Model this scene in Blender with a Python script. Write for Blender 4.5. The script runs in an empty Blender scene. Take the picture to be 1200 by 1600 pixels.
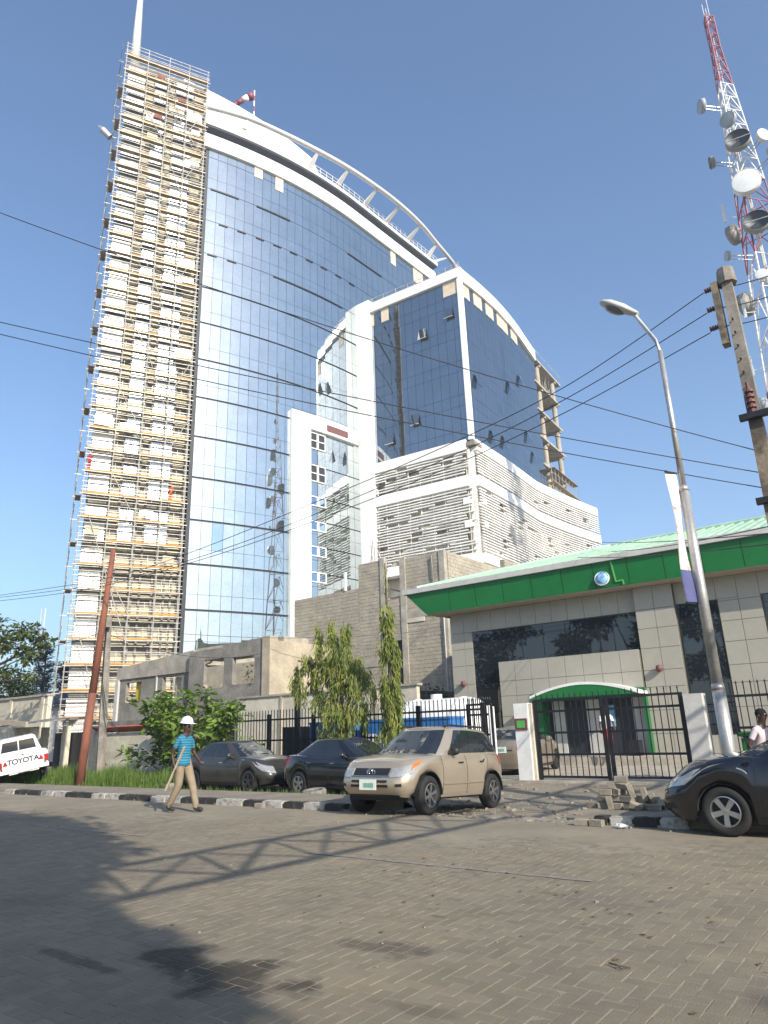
import bpy, bmesh, math, random
from mathutils import Matrix, Vector
random.seed(7)
PI = math.pi
R = math.radians
SC = bpy.context.scene
COL = SC.collection

# ------------------------------------------------------------------ camera, sky, sun, exposure
# axes: x runs along the street (to the right), y away across the street, z up; metres
cam_d = bpy.data.cameras.new('camera')
cam = bpy.data.objects.new('camera', cam_d)
COL.objects.link(cam)
cam_d.sensor_fit = 'VERTICAL'
cam_d.sensor_height = 36.0
cam_d.lens = 1085.0 / 1600.0 * 36.0
cam_d.clip_start = 0.05
cam_d.clip_end = 4000
YAW, PITCH, ROLL = R(36.87), R(17.4), R(2.0)
cam.matrix_world = (Matrix.Translation((0, 0, 1.52)) @ Matrix.Rotation(YAW, 4, 'Z') @
                    Matrix.Rotation(PI / 2 + PITCH, 4, 'X') @ Matrix.Rotation(-ROLL, 4, 'Z'))
SC.camera = cam

SUN_EL = R(29.0)
SUN_AZ = Vector((0.925, -0.38, 0)).normalized()        # towards the sun, on the ground
world = bpy.data.worlds.new('World')
SC.world = world
world.use_nodes = True
wn = world.node_tree
bgn = wn.nodes['Background']
sky = wn.nodes.new('ShaderNodeTexSky')
sky.sky_type = 'NISHITA'
sky.sun_disc = False
sky.sun_elevation = SUN_EL
sky.sun_rotation = math.atan2(SUN_AZ.x, SUN_AZ.y)
sky.air_density = 1.05
sky.dust_density = 1.3
sky.ozone_density = 4.0
wn.links.new(sky.outputs[0], bgn.inputs[0])
bgn.inputs[1].default_value = 0.132
sun_d = bpy.data.lights.new('sun', 'SUN')
sun_d.energy = 4.3
sun_d.angle = R(0.53)
sun_d.color = (1.0, 0.92, 0.79)
sun = bpy.data.objects.new('sun', sun_d)
COL.objects.link(sun)
sdir = Vector((SUN_AZ.x * math.cos(SUN_EL), SUN_AZ.y * math.cos(SUN_EL), math.sin(SUN_EL)))
sun.rotation_euler = sdir.to_track_quat('Z', 'Y').to_euler()
sun.location = sdir * 60
SC.render.engine = 'CYCLES'
SC.cycles.max_bounces = 6
SC.cycles.diffuse_bounces = 3
SC.cycles.glossy_bounces = 4
SC.cycles.transmission_bounces = 2
SC.cycles.volume_bounces = 0
SC.view_settings.view_transform = 'Standard'
SC.view_settings.look = 'None'
SC.view_settings.exposure = 0.78
SC.view_settings.gamma = 1.0

# ------------------------------------------------------------------ materials
def mat(name, col, rough=0.7, metal=0.0, var=0.15, scale=2.5, bump=0.0, bscale=30.0, col2=None,
        mix=(0.42, 0.62), spec=0.5, coat=0.0, stretch=None, sub=0.0):
    m = bpy.data.materials.new(name)
    m.use_nodes = True
    nt = m.node_tree
    b = nt.nodes['Principled BSDF']
    b.inputs['Roughness'].default_value = rough
    b.inputs['Metallic'].default_value = metal
    b.inputs['Specular IOR Level'].default_value = spec
    b.inputs['Coat Weight'].default_value = coat
    b.inputs['Coat Roughness'].default_value = 0.04
    geo = nt.nodes.new('ShaderNodeNewGeometry')
    vec = geo.outputs['Position']
    if stretch:
        mp = nt.nodes.new('ShaderNodeMapping')
        mp.inputs['Scale'].default_value = stretch
        nt.links.new(vec, mp.inputs['Vector'])
        vec = mp.outputs['Vector']
    n1 = nt.nodes.new('ShaderNodeTexNoise')
    n1.inputs['Scale'].default_value = scale
    n1.inputs['Detail'].default_value = 8
    n1.inputs['Roughness'].default_value = 0.62
    nt.links.new(vec, n1.inputs['Vector'])
    rp = nt.nodes.new('ShaderNodeValToRGB')
    c2 = col2 if col2 else tuple(max(0, c * (1 - 2 * var)) for c in col)
    rp.color_ramp.elements[0].position = mix[0] if col2 else 0.3
    rp.color_ramp.elements[1].position = mix[1] if col2 else 0.68
    rp.color_ramp.elements[0].color = (*c2, 1)
    rp.color_ramp.elements[1].color = (*(col if col2 else tuple(min(1, c * (1 + var * 0.6)) for c in col)), 1)
    nt.links.new(n1.outputs['Fac'], rp.inputs[0])
    last = rp.outputs[0]
    if var > 0:
        n2 = nt.nodes.new('ShaderNodeTexNoise')
        n2.inputs['Scale'].default_value = scale * 9
        n2.inputs['Detail'].default_value = 4
        nt.links.new(vec, n2.inputs['Vector'])
        mr = nt.nodes.new('ShaderNodeMapRange')
        mr.inputs[1].default_value = 0.3
        mr.inputs[2].default_value = 0.7
        mr.inputs[3].default_value = 1 - var * 0.7
        mr.inputs[4].default_value = 1 + var * 0.5
        nt.links.new(n2.outputs['Fac'], mr.inputs[0])
        mx = nt.nodes.new('ShaderNodeMix')
        mx.data_type = 'RGBA'
        mx.blend_type = 'MULTIPLY'
        mx.inputs[0].default_value = 1
        nt.links.new(last, mx.inputs[6])
        nt.links.new(mr.outputs[0], mx.inputs[7])
        last = mx.outputs[2]
    nt.links.new(last, b.inputs['Base Color'])
    if bump > 0:
        n3 = nt.nodes.new('ShaderNodeTexNoise')
        n3.inputs['Scale'].default_value = bscale
        n3.inputs['Detail'].default_value = 6
        nt.links.new(vec, n3.inputs['Vector'])
        bp = nt.nodes.new('ShaderNodeBump')
        bp.inputs['Strength'].default_value = bump
        bp.inputs['Distance'].default_value = 0.02
        nt.links.new(n3.outputs['Fac'], bp.inputs['Height'])
        nt.links.new(bp.outputs[0], b.inputs['Normal'])
    return m

def leafmat(name, col, col2):
    m = mat(name, col, rough=0.55, var=0.25, scale=1.6, col2=col2, mix=(0.35, 0.68))
    nt = m.node_tree
    b = nt.nodes['Principled BSDF']
    src = b.inputs['Base Color'].links[0].from_socket
    tr = nt.nodes.new('ShaderNodeBsdfTranslucent')
    nt.links.new(src, tr.inputs[0])
    ms = nt.nodes.new('ShaderNodeMixShader')
    ms.inputs[0].default_value = 0.3
    out = nt.nodes['Material Output']
    nt.links.new(b.outputs[0], ms.inputs[1])
    nt.links.new(tr.outputs[0], ms.inputs[2])
    nt.links.new(ms.outputs[0], out.inputs[0])
    return m

def glassmat(name, col, rough=0.015, wav=0.004, wscale=0.35):
    """coated facade glass: a tinted mirror with slight waviness"""
    m = mat(name, col, rough=rough, metal=0.94, var=0.06, scale=0.5)
    nt = m.node_tree
    b = nt.nodes['Principled BSDF']
    geo = nt.nodes.new('ShaderNodeNewGeometry')
    n = nt.nodes.new('ShaderNodeTexNoise')
    n.inputs['Scale'].default_value = wscale
    n.inputs['Detail'].default_value = 2
    nt.links.new(geo.outputs['Position'], n.inputs['Vector'])
    bp = nt.nodes.new('ShaderNodeBump')
    bp.inputs['Strength'].default_value = 1.0
    bp.inputs['Distance'].default_value = wav
    nt.links.new(n.outputs['Fac'], bp.inputs['Height'])
    if wav > 0: nt.links.new(bp.outputs[0], b.inputs['Normal'])
    return m

M = {}
def dm(k, *a, **kw): M[k] = mat(k, *a, **kw)
dm('soil', (0.20, 0.165, 0.12), 0.95, var=0.25, scale=0.8, bump=0.5, bscale=12)
dm('sand', (0.262, 0.222, 0.160), 0.95, var=0.12, scale=0.7, bump=0.3, bscale=60, col2=(0.205, 0.175, 0.128))
dm('footway', (0.25, 0.215, 0.162), 0.92, var=0.16, scale=0.9, bump=0.35, bscale=50, col2=(0.195, 0.168, 0.128))
dm('kerb_black', (0.03, 0.029, 0.028), 0.85, var=0.3, scale=7, bump=0.4, col2=(0.10, 0.094, 0.083), mix=(0.30, 0.46))
dm('kerb_white', (0.44, 0.42, 0.38), 0.85, var=0.2, scale=7, bump=0.4, col2=(0.21, 0.195, 0.17), mix=(0.36, 0.5))
dm('road_paint', (0.26, 0.24, 0.205), 0.9, var=0.2, scale=5, col2=(0.19, 0.17, 0.14))
dm('concrete', (0.42, 0.38, 0.31), 0.9, var=0.2, scale=1.2, bump=0.3, bscale=25)
dm('concrete_grey', (0.27, 0.25, 0.215), 0.9, var=0.25, scale=0.9, bump=0.35, bscale=25, col2=(0.185, 0.173, 0.15))
dm('render_cream', (0.62, 0.58, 0.47), 0.9, var=0.14, scale=0.8, bump=0.2, col2=(0.50, 0.46, 0.37))
dm('render_tan', (0.47, 0.40, 0.29), 0.9, var=0.2, scale=0.9, bump=0.3, col2=(0.36, 0.31, 0.23))
dm('block', (0.42, 0.37, 0.285), 0.95, var=0.22, scale=1.4, bump=0.4, bscale=30, col2=(0.33, 0.295, 0.235))
dm('mortar', (0.29, 0.26, 0.21), 0.95, var=0.15, scale=4)
dm('white_panel', (0.82, 0.82, 0.80), 0.42, var=0.04, scale=0.4)
dm('white_paint', (0.80, 0.80, 0.77), 0.5, var=0.08, scale=1.5)
dm('white_steel', (0.66, 0.66, 0.62), 0.45, var=0.06, scale=0.6)
dm('louvre', (0.82, 0.81, 0.77), 0.5, var=0.12, scale=0.7)
dm('louvre_back', (0.64, 0.59, 0.48), 0.9, var=0.2, scale=0.5, col2=(0.48, 0.44, 0.36))
dm('dark_gap', (0.022, 0.026, 0.032), 0.6, var=0.1)
dm('dark_metal', (0.018, 0.018, 0.022), 0.5, var=0.25, scale=4, spec=0.4)
dm('cream_board', (0.66, 0.55, 0.42), 0.8, var=0.08, scale=1.0)
dm('maroon', (0.16, 0.06, 0.06), 0.6, var=0.1)
dm('clad_metal', (0.56, 0.62, 0.68), 0.30, metal=0.85, var=0.08, scale=0.8)
dm('clad_white', (0.60, 0.60, 0.59), 0.32, metal=0.5, var=0.1, scale=0.8)
dm('beige_wall', (0.60, 0.52, 0.36), 0.9, var=0.2, scale=0.7, col2=(0.46, 0.40, 0.28))
dm('core_wall', (0.25, 0.235, 0.205), 0.9, var=0.3, scale=0.5)
dm('plank', (0.60, 0.26, 0.045), 0.8, var=0.22, scale=1.0, col2=(0.48, 0.22, 0.06), mix=(0.3, 0.6))
dm('plank_dull', (0.36, 0.27, 0.165), 0.85, var=0.25, scale=1.5)
dm('scaff_tube', (0.58, 0.55, 0.48), 0.5, metal=0.35, var=0.2, scale=2)
dm('tile_white', (0.375, 0.355, 0.295), 0.35, var=0.05, scale=0.6)
dm('tile_joint', (0.12, 0.12, 0.10), 0.8, var=0.1)
dm('green', (0.012, 0.165, 0.040), 0.32, var=0.10, scale=1.0)
dm('green_light', (0.10, 0.42, 0.09), 0.4, var=0.1)
dm('green_roof', (0.36, 0.52, 0.40), 0.55, var=0.12, scale=0.8)
dm('cap_grey', (0.52, 0.51, 0.48), 0.6, var=0.08)
dm('soffit', (0.42, 0.35, 0.25), 0.8, var=0.08)
dm('blue', (0.035, 0.17, 0.46), 0.45, var=0.15, scale=1.5)
dm('logo_blue', (0.06, 0.30, 0.62), 0.3, var=0.25, scale=6, col2=(0.35, 0.55, 0.75))
dm('white', (0.82, 0.82, 0.82), 0.4, var=0.03)
dm('tank_white', (0.74, 0.74, 0.72), 0.4, var=0.08, scale=1.0)
dm('rust', (0.24, 0.085, 0.048), 0.8, var=0.2, scale=3, bump=0.2, col2=(0.17, 0.065, 0.042), stretch=(1, 1, 0.3))
dm('pole_conc', (0.27, 0.245, 0.205), 0.9, var=0.25, scale=2.5, bump=0.3)
dm('pole_tar', (0.10, 0.085, 0.065), 0.85, var=0.35, scale=2.2, col2=(0.25, 0.20, 0.14), bump=0.3, mix=(0.46, 0.60))
dm('galv', (0.50, 0.49, 0.47), 0.42, metal=0.6, var=0.15, scale=2)
dm('lamp_glass', (0.16, 0.17, 0.17), 0.15, var=0.1)
dm('cable', (0.02, 0.021, 0.024), 0.6, var=0)
dm('mast_red', (0.25, 0.045, 0.065), 0.5, var=0.12, scale=1)
dm('mast_white', (0.68, 0.67, 0.66), 0.5, var=0.1, scale=1)
dm('dish_white', (0.70, 0.71, 0.70), 0.45, var=0.05)
dm('dish_grey', (0.34, 0.36, 0.38), 0.5, var=0.1)
dm('dish_dark', (0.045, 0.052, 0.062), 0.5, var=0.1)
dm('dish_shroud', (0.26, 0.24, 0.21), 0.55, var=0.15)
dm('bark', (0.15, 0.12, 0.09), 0.95, var=0.3, scale=6, bump=0.6, bscale=18, stretch=(1, 1, 0.25))
dm('tyre', (0.018, 0.018, 0.018), 0.85, var=0.25, scale=8)
dm('rim', (0.50, 0.50, 0.51), 0.28, metal=0.9, var=0.08)
dm('rim_dark', (0.10, 0.10, 0.105), 0.35, metal=0.8, var=0.1)
dm('plastic', (0.014, 0.014, 0.015), 0.55, var=0.1)
dm('lens_clear', (0.50, 0.50, 0.47), 0.08, metal=0.5, var=0.14, scale=12)
dm('lens_amber', (0.62, 0.16, 0.02), 0.2, var=0.1)
dm('lens_red', (0.36, 0.014, 0.016), 0.2, var=0.15)
dm('plate_white', (0.70, 0.74, 0.70), 0.5, var=0.06)
dm('plate_green', (0.22, 0.42, 0.33), 0.5, var=0.1)
dm('chrome', (0.70, 0.70, 0.70), 0.12, metal=1.0, var=0.02)
dm('paint_gold', (0.47, 0.40, 0.305), 0.28, metal=0.55, var=0.03, scale=3, coat=0.7)
dm('paint_gold_dull', (0.34, 0.29, 0.22), 0.30, metal=0.5, var=0.04, coat=0.6)
dm('paint_black', (0.006, 0.006, 0.008), 0.22, var=0.15, scale=3, coat=1.0)
dm('paint_grey', (0.055, 0.052, 0.048), 0.30, metal=0.3, var=0.1, coat=0.7)
dm('paint_white', (0.78, 0.78, 0.76), 0.35, var=0.06, scale=2, coat=0.4)
dm('car_glass', (0.016, 0.020, 0.024), 0.03, var=0.1, spec=0.9)
dm('bank_glass', (0.012, 0.016, 0.020), 0.02, var=0.05, spec=1.0)
dm('skin', (0.060, 0.030, 0.019), 0.5, var=0.1, scale=8)
dm('khaki', (0.27, 0.215, 0.145), 0.85, var=0.12, scale=9)
dm('pink_shirt', (0.58, 0.49, 0.52), 0.85, var=0.08, scale=7)
dm('boot', (0.035, 0.030, 0.028), 0.7, var=0.2, scale=9)
dm('hat_white', (0.80, 0.80, 0.79), 0.3, var=0.03)
dm('hair', (0.008, 0.007, 0.006), 0.9, var=0.2)
dm('orange_vest', (0.75, 0.13, 0.02), 0.8, var=0.1)
dm('red_cloth', (0.50, 0.03, 0.03), 0.8, var=0.1)
dm('navy', (0.03, 0.035, 0.06), 0.85, var=0.1)
dm('wood_pale', (0.42, 0.36, 0.27), 0.8, var=0.15, scale=8)
dm('yellow', (0.56, 0.45, 0.05), 0.8, var=0.12)
dm('tile_red', (0.42, 0.12, 0.06), 0.8, var=0.2, scale=3)
dm('zinc', (0.26, 0.25, 0.24), 0.7, metal=0.2, var=0.3, scale=1.5)
dm('block_loose', (0.27, 0.24, 0.19), 0.95, var=0.2, scale=5, bump=0.4)
dm('banner_art', (0.66, 0.62, 0.60), 0.7, var=0.1, scale=3.5, col2=(0.42, 0.20, 0.13), mix=(0.38, 0.46))
dm('banner_blue', (0.08, 0.09, 0.22), 0.7, var=0.1)
dm('stain_oil', (0.035, 0.032, 0.028), 0.75, var=0.3, scale=8)
dm('soffit_shade', (0.075, 0.078, 0.095), 0.6, var=0.1)  # dark tone painted for the shade under the roof walkway
dm('ring_grey', (0.60, 0.59, 0.585), 0.45, var=0.06, scale=0.6)
M['tower_glass'] = glassmat('tower_glass', (0.53, 0.58, 0.585), wav=0)
M['wing_glass'] = glassmat('wing_glass', (0.35, 0.39, 0.425), wav=0)
M['tower_glass_dark'] = glassmat('tower_glass_dark', (0.34, 0.46, 0.60), wav=0)
M['leaf_weep'] = leafmat('leaf_weep', (0.34, 0.36, 0.07), (0.12, 0.175, 0.035))
M['leaf_shrub'] = leafmat('leaf_shrub', (0.22, 0.32, 0.055), (0.08, 0.15, 0.025))
M['leaf_dry'] = leafmat('leaf_dry', (0.20, 0.13, 0.06), (0.12, 0.09, 0.04))
M['leaf_tree'] = leafmat('leaf_tree', (0.14, 0.165, 0.045), (0.05, 0.075, 0.022))
M['leaf_dark'] = leafmat('leaf_dark', (0.045, 0.075, 0.020), (0.02, 0.035, 0.012))
M['leaf_conifer'] = leafmat('leaf_conifer', (0.075, 0.085, 0.05), (0.035, 0.045, 0.028))
M['grass'] = leafmat('grass', (0.17, 0.26, 0.045), (0.07, 0.13, 0.022))

def pavermat():
    """paving blocks: grey, unevenly covered with tan dust"""
    m = mat('paver', (0.160, 0.138, 0.103), 0.93, var=0.12, scale=0.55, bump=0.35, bscale=90,
            col2=(0.214, 0.178, 0.125), mix=(0.40, 0.66))
    nt = m.node_tree
    b = nt.nodes['Principled BSDF']
    src = b.inputs['Base Color'].links[0].from_socket
    oi = nt.nodes.new('ShaderNodeNewGeometry')
    mr = nt.nodes.new('ShaderNodeMapRange')
    mr.inputs[3].default_value = 0.90
    mr.inputs[4].default_value = 1.10
    nt.links.new(oi.outputs['Random Per Island'], mr.inputs[0])
    mx = nt.nodes.new('ShaderNodeMix')
    mx.data_type = 'RGBA'
    mx.blend_type = 'MULTIPLY'
    mx.inputs[0].default_value = 1
    nt.links.new(src, mx.inputs[6])
    nt.links.new(mr.outputs[0], mx.inputs[7])
    # old oil and water stains, each with its own ragged outline
    last = mx.outputs[2]
    geo = nt.nodes.new('ShaderNodeNewGeometry')
    nz = nt.nodes.new('ShaderNodeTexNoise')
    nz.inputs['Scale'].default_value = 2.6
    nz.inputs['Detail'].default_value = 6
    nt.links.new(geo.outputs['Position'], nz.inputs['Vector'])
    for (sx, sy, rx, ry, dark) in ((-4.25, 3.55, 1.0, 0.42, 0.30), (-3.6, 4.55, 0.5, 0.22, 0.55), (-5.3, 3.2, 0.9, 0.10, 0.5),
                                   (-3.7, 5.5, 0.16, 0.09, 0.5), (-2.6, 3.75, 0.5, 0.10, 0.75)):
        mp = nt.nodes.new('ShaderNodeMapping')
        mp.inputs['Location'].default_value = (-sx / rx, -sy / ry, 0)
        mp.inputs['Scale'].default_value = (1 / rx, 1 / ry, 0)
        nt.links.new(geo.outputs['Position'], mp.inputs['Vector'])
        ln = nt.nodes.new('ShaderNodeVectorMath')
        ln.operation = 'LENGTH'
        nt.links.new(mp.outputs[0], ln.inputs[0])
        ad = nt.nodes.new('ShaderNodeMath')
        ad.operation = 'MULTIPLY_ADD'
        ad.inputs[1].default_value = 2.6
        nt.links.new(nz.outputs['Fac'], ad.inputs[0])
        nt.links.new(ln.outputs['Value'], ad.inputs[2])
        rr = nt.nodes.new('ShaderNodeMapRange')
        rr.inputs[1].default_value = 1.75
        rr.inputs[2].default_value = 2.15
        rr.inputs[3].default_value = dark
        rr.inputs[4].default_value = 1.0
        nt.links.new(ad.outputs[0], rr.inputs[0])
        m2 = nt.nodes.new('ShaderNodeMix')
        m2.data_type = 'RGBA'
        m2.blend_type = 'MULTIPLY'
        m2.inputs[0].default_value = 1
        nt.links.new(last, m2.inputs[6])
        nt.links.new(rr.outputs[0], m2.inputs[7])
        last = m2.outputs[2]
    nt.links.new(last, b.inputs['Base Color'])
    return m
M['paver'] = pavermat()

def stripemat():
    m = mat('striped_polo', (0.02, 0.25, 0.42), 0.85, var=0.08, scale=9)
    nt = m.node_tree
    b = nt.nodes['Principled BSDF']
    geo = nt.nodes.new('ShaderNodeNewGeometry')
    sp = nt.nodes.new('ShaderNodeSeparateXYZ')
    nt.links.new(geo.outputs['Position'], sp.inputs[0])
    mu = nt.nodes.new('ShaderNodeMath')
    mu.operation = 'MULTIPLY'
    mu.inputs[1].default_value = 1 / 0.052
    nt.links.new(sp.outputs[2], mu.inputs[0])
    fr = nt.nodes.new('ShaderNodeMath')
    fr.operation = 'FRACT'
    nt.links.new(mu.outputs[0], fr.inputs[0])
    rp = nt.nodes.new('ShaderNodeValToRGB')
    e = rp.color_ramp.elements
    rp.color_ramp.interpolation = 'CONSTANT'
    e[0].color = (0.012, 0.17, 0.29, 1)
    e[1].position = 0.55
    e[1].color = (0.012, 0.025, 0.06, 1)
    k = e.new(0.80)
    k.color = (0.08, 0.33, 0.44, 1)
    nt.links.new(fr.outputs[0], rp.inputs[0])
    nt.links.new(rp.outputs[0], b.inputs['Base Color'])
    return m
M['polo'] = stripemat()

# ------------------------------------------------------------------ mesh helpers
BOXV = [(-.5, -.5, -.5), (.5, -.5, -.5), (.5, .5, -.5), (-.5, .5, -.5), (-.5, -.5, .5), (.5, -.5, .5), (.5, .5, .5), (-.5, .5, .5)]
BOXF = [(0, 3, 2, 1), (4, 5, 6, 7), (0, 1, 5, 4), (1, 2, 6, 5), (2, 3, 7, 6), (3, 0, 4, 7)]

class MB:
    def __init__(s): s.v = []; s.f = []; s.m = []
    def add(s, vs, fs, mi=0):
        n = len(s.v)
        s.v += [tuple(v) for v in vs]
        s.f += [tuple(i + n for i in f) for f in fs]
        s.m += [mi] * len(fs)
        return s
    def mat4(s, mx, vs, fs, mi=0): return s.add([mx @ Vector(v) for v in vs], fs, mi)
    def mbox(s, mx, mi=0): return s.mat4(mx, BOXV, BOXF, mi)
    def box(s, c, d, rz=0, rx=0, ry=0, mi=0):
        return s.mbox(bmx(c, d, rz, rx, ry), mi)
    def b2(s, a, b, mi=0):      # box from corner to corner
        return s.box([(a[i] + b[i]) / 2 for i in range(3)], [abs(b[i] - a[i]) for i in range(3)], mi=mi)
    def bar(s, p, q, w, h=None, mi=0):
        return s.mbox(barmx(p, q, w, h), mi)
    def tube(s, p, q, r, r2=None, n=6, mi=0, caps=True):
        p, q = Vector(p), Vector(q)
        d = (q - p)
        a = d.orthogonal().normalized() if d.length > 1e-9 else Vector((1, 0, 0))
        b = d.normalized().cross(a)
        r2 = r if r2 is None else r2
        vs = []
        for c, rr in ((p, r), (q, r2)):
            for i in range(n):
                t = 2 * PI * i / n
                vs.append(c + a * (math.cos(t) * rr) + b * (math.sin(t) * rr))
        fs = [(i, (i + 1) % n, n + (i + 1) % n, n + i) for i in range(n)]
        if caps: fs += [tuple(range(n - 1, -1, -1)), tuple(range(n, 2 * n))]
        return s.add(vs, fs, mi)
    def path(s, pts, r, n=5, mi=0, r2=None):
        k = len(pts) - 1
        for i in range(k):
            ra = r if r2 is None else r + (r2 - r) * i / k
            rb = r if r2 is None else r + (r2 - r) * (i + 1) / k
            s.tube(pts[i], pts[i + 1], ra, rb, n, mi, caps=True)
        return s
    def lathe(s, prof, n=24, mx=None, mi=0):
        vs = []; fs = []
        for (r, z) in prof:
            for i in range(n):
                t = 2 * PI * i / n
                vs.append((r * math.cos(t), r * math.sin(t), z))
        for k in range(len(prof) - 1):
            for i in range(n):
                j = (i + 1) % n
                fs.append((k * n + i, k * n + j, (k + 1) * n + j, (k + 1) * n + i))
        return s.mat4(mx or Matrix(), vs, fs, mi)
    def prism(s, poly, h, mx=None, mi=0):   # polygon in local xy, extruded along local z from 0 to h
        n = len(poly)
        vs = [(x, y, 0) for x, y in poly] + [(x, y, h) for x, y in poly]
        fs = [tuple(range(n - 1, -1, -1)), tuple(range(n, 2 * n))] + [(i, (i + 1) % n, n + (i + 1) % n, n + i) for i in range(n)]
        return s.mat4(mx or Matrix(), vs, fs, mi)
    def grid(s, rows, mi=0, close=False):
        nr, nc = len(rows), len(rows[0])
        vs = [p for r in rows for p in r]
        fs = []
        for i in range(nr - 1):
            for j in range(nc - 1 + (1 if close else 0)):
                k = (j + 1) % nc
                fs.append((i * nc + j, i * nc + k, (i + 1) * nc + k, (i + 1) * nc + j))
        return s.add(vs, fs, mi)
    def mesh(s, name, mats, smooth=False):
        me = bpy.data.meshes.new(name)
        me.from_pydata(s.v, [], s.f)
        for k in (mats if isinstance(mats, (list, tuple)) else [mats]): me.materials.append(M[k])
        if any(s.m): me.polygons.foreach_set('material_index', s.m)
        if smooth: me.polygons.foreach_set('use_smooth', [True] * len(s.f))
        me.update()
        return me
    def build(s, name, mats, parent=None, w=False, smooth=False, **kw):
        return link(name, s.mesh(name, mats, smooth), parent, w, **kw)

def bmx(c, d, rz=0, rx=0, ry=0):
    return Matrix.Translation(c) @ Matrix.Rotation(rz, 4, 'Z') @ Matrix.Rotation(rx, 4, 'X') @ Matrix.Rotation(ry, 4, 'Y') @ Matrix.Diagonal((*d, 1))
def barmx(p, q, w, h=None):
    p, q = Vector(p), Vector(q)
    d = q - p
    up = Vector((0, 0, 1)) if abs(d.normalized().z) < 0.95 else Vector((0, 1, 0))
    x = d.normalized(); y = up.cross(x).normalized(); z = x.cross(y)
    m = Matrix((x, y, z)).transposed().to_4x4()
    m.translation = (p + q) / 2
    return m @ Matrix.Diagonal((d.length, w, w if h is None else h, 1))

TM = {}
def link(name, me, parent=None, w=False, mx=None, **kw):
    o = bpy.data.objects.new(name, me)
    COL.objects.link(o)
    if parent is not None:
        o.parent = parent
        if w and parent.name in TM: o.matrix_parent_inverse = TM[parent.name].inverted()
    if mx is not None: o.matrix_basis = mx
    for k, v in kw.items(): o[k] = v
    return o
def thing(name, label, cat, loc=(0, 0, 0), rz=0, group=None, mx=None):
    o = bpy.data.objects.new(name, None)
    COL.objects.link(o)
    o.empty_display_size = 0.3
    m = mx if mx is not None else Matrix.Translation(loc) @ Matrix.Rotation(rz, 4, 'Z')
    o.matrix_basis = m
    TM[o.name] = m
    o['label'] = label
    o['category'] = cat
    if group: o['group'] = group
    return o
def tag(o, label, cat, group=None):
    o['label'] = label
    o['category'] = cat
    if group: o['group'] = group
    return o
BOXM = {}
def boxmesh(mk, bev=0.0):
    k = (mk, bev)
    if k not in BOXM: BOXM[k] = MB().mbox(Matrix()).mesh('piece_' + mk, mk)
    return BOXM[k]
def pieces(name, mk, mxs, parent, w=False, maxn=300, me=None, stuffname=None):
    """alike pieces: the first maxn are objects sharing one mesh, the rest one joined part"""
    me = me or boxmesh(mk)
    for mx in mxs[:maxn]: link(name, me, parent, w, mx)
    rest = mxs[maxn:]
    if rest:
        vs = [v.co.copy() for v in me.vertices]
        fs = [tuple(p.vertices) for p in me.polygons]
        b = MB()
        for mx in rest: b.mat4(mx, vs, fs)
        me2 = b.mesh(stuffname or name + '_field', mk)
        link(stuffname or name + '_field', me2, parent, w, kind='stuff')
def copy_tree(o, parent=None):
    c = o.copy()
    COL.objects.link(c)
    if parent: c.parent = parent
    for ch in o.children: copy_tree(ch, c)
    return c
def text_mesh(txt, size, depth=0.01, bold=0.0):
    cu = bpy.data.curves.new('lettering', 'FONT')
    cu.body = txt
    cu.size = size
    cu.extrude = depth
    cu.offset = bold
    cu.align_x = 'CENTER'
    cu.align_y = 'CENTER'
    o = bpy.data.objects.new('tmp', cu)
    COL.objects.link(o)
    dg = bpy.context.evaluated_depsgraph_get()
    me = bpy.data.meshes.new_from_object(o.evaluated_get(dg))
    bpy.data.objects.remove(o)
    return me
def lettering(txt, size, mk, parent, mx, name='lettering', depth=0.006, bold=0.0, w=False):
    me = text_mesh(txt, size, depth, bold)
    me.materials.clear()
    me.materials.append(M[mk])
    return link(name, me, parent, w, mx)
# ------------------------------------------------------------------ the setting
def sheet(name, x0, x1, y0, y1, z, mk, nx=1, ny=1, zf=None, label=None):
    b = MB()
    b.grid([[(x0 + (x1 - x0) * i / nx, y0 + (y1 - y0) * j / ny,
              zf(x0 + (x1 - x0) * i / nx, y0 + (y1 - y0) * j / ny) if zf else z) for i in range(nx + 1)] for j in range(ny + 1)])
    return b.build(name, mk, smooth=bool(zf), kind='structure')
sheet('ground', -600, 600, -600, 600, -0.35, 'soil')
road = sheet('road', -400, 300, -4.0, 11.40, -0.0035, 'sand', 60, 8)
K0, K1 = -9.75, -4.63            # the kerb is broken away between these
def rough(x, y, a=0.02): return a * (math.sin(x * 2.1 + y * 1.3) + math.sin(x * 5.3 - y * 3.7) * 0.5 + math.sin(x * 11 + y * 9) * 0.3)
b = MB()
b.b2((-90, 11.50, -0.34), (K0, 13.35, 0.095))
b.b2((K1, 11.50, -0.34), (60, 19.0, 0.10))
o = b.build('footway', 'footway', kind='structure')
def verge_z(x, y): return -0.15 + .012 * rough(x, y, 1) + max(0, 13.75 - y) * .5
sheet('verge', -90, K0, 13.3, 19.3, 0, 'soil', 160, 14, verge_z)
def drive_z(x, y):
    t = min(1, max(0, (y - 11.3) / 1.6)); u = min(1, max(0, (19.0 - y) / 2.5))
    return -0.03 - 0.12 * t * u + 0.5 * rough(x, y)
sheet('driveway', K0 - 0.02, K1 + 0.02, 11.38, 19.1, 0, 'footway', 60, 90, drive_z)
sheet('bank_yard', -24, 40, 19.06, 60, 0.0, 'concrete', 4, 4)
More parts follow.
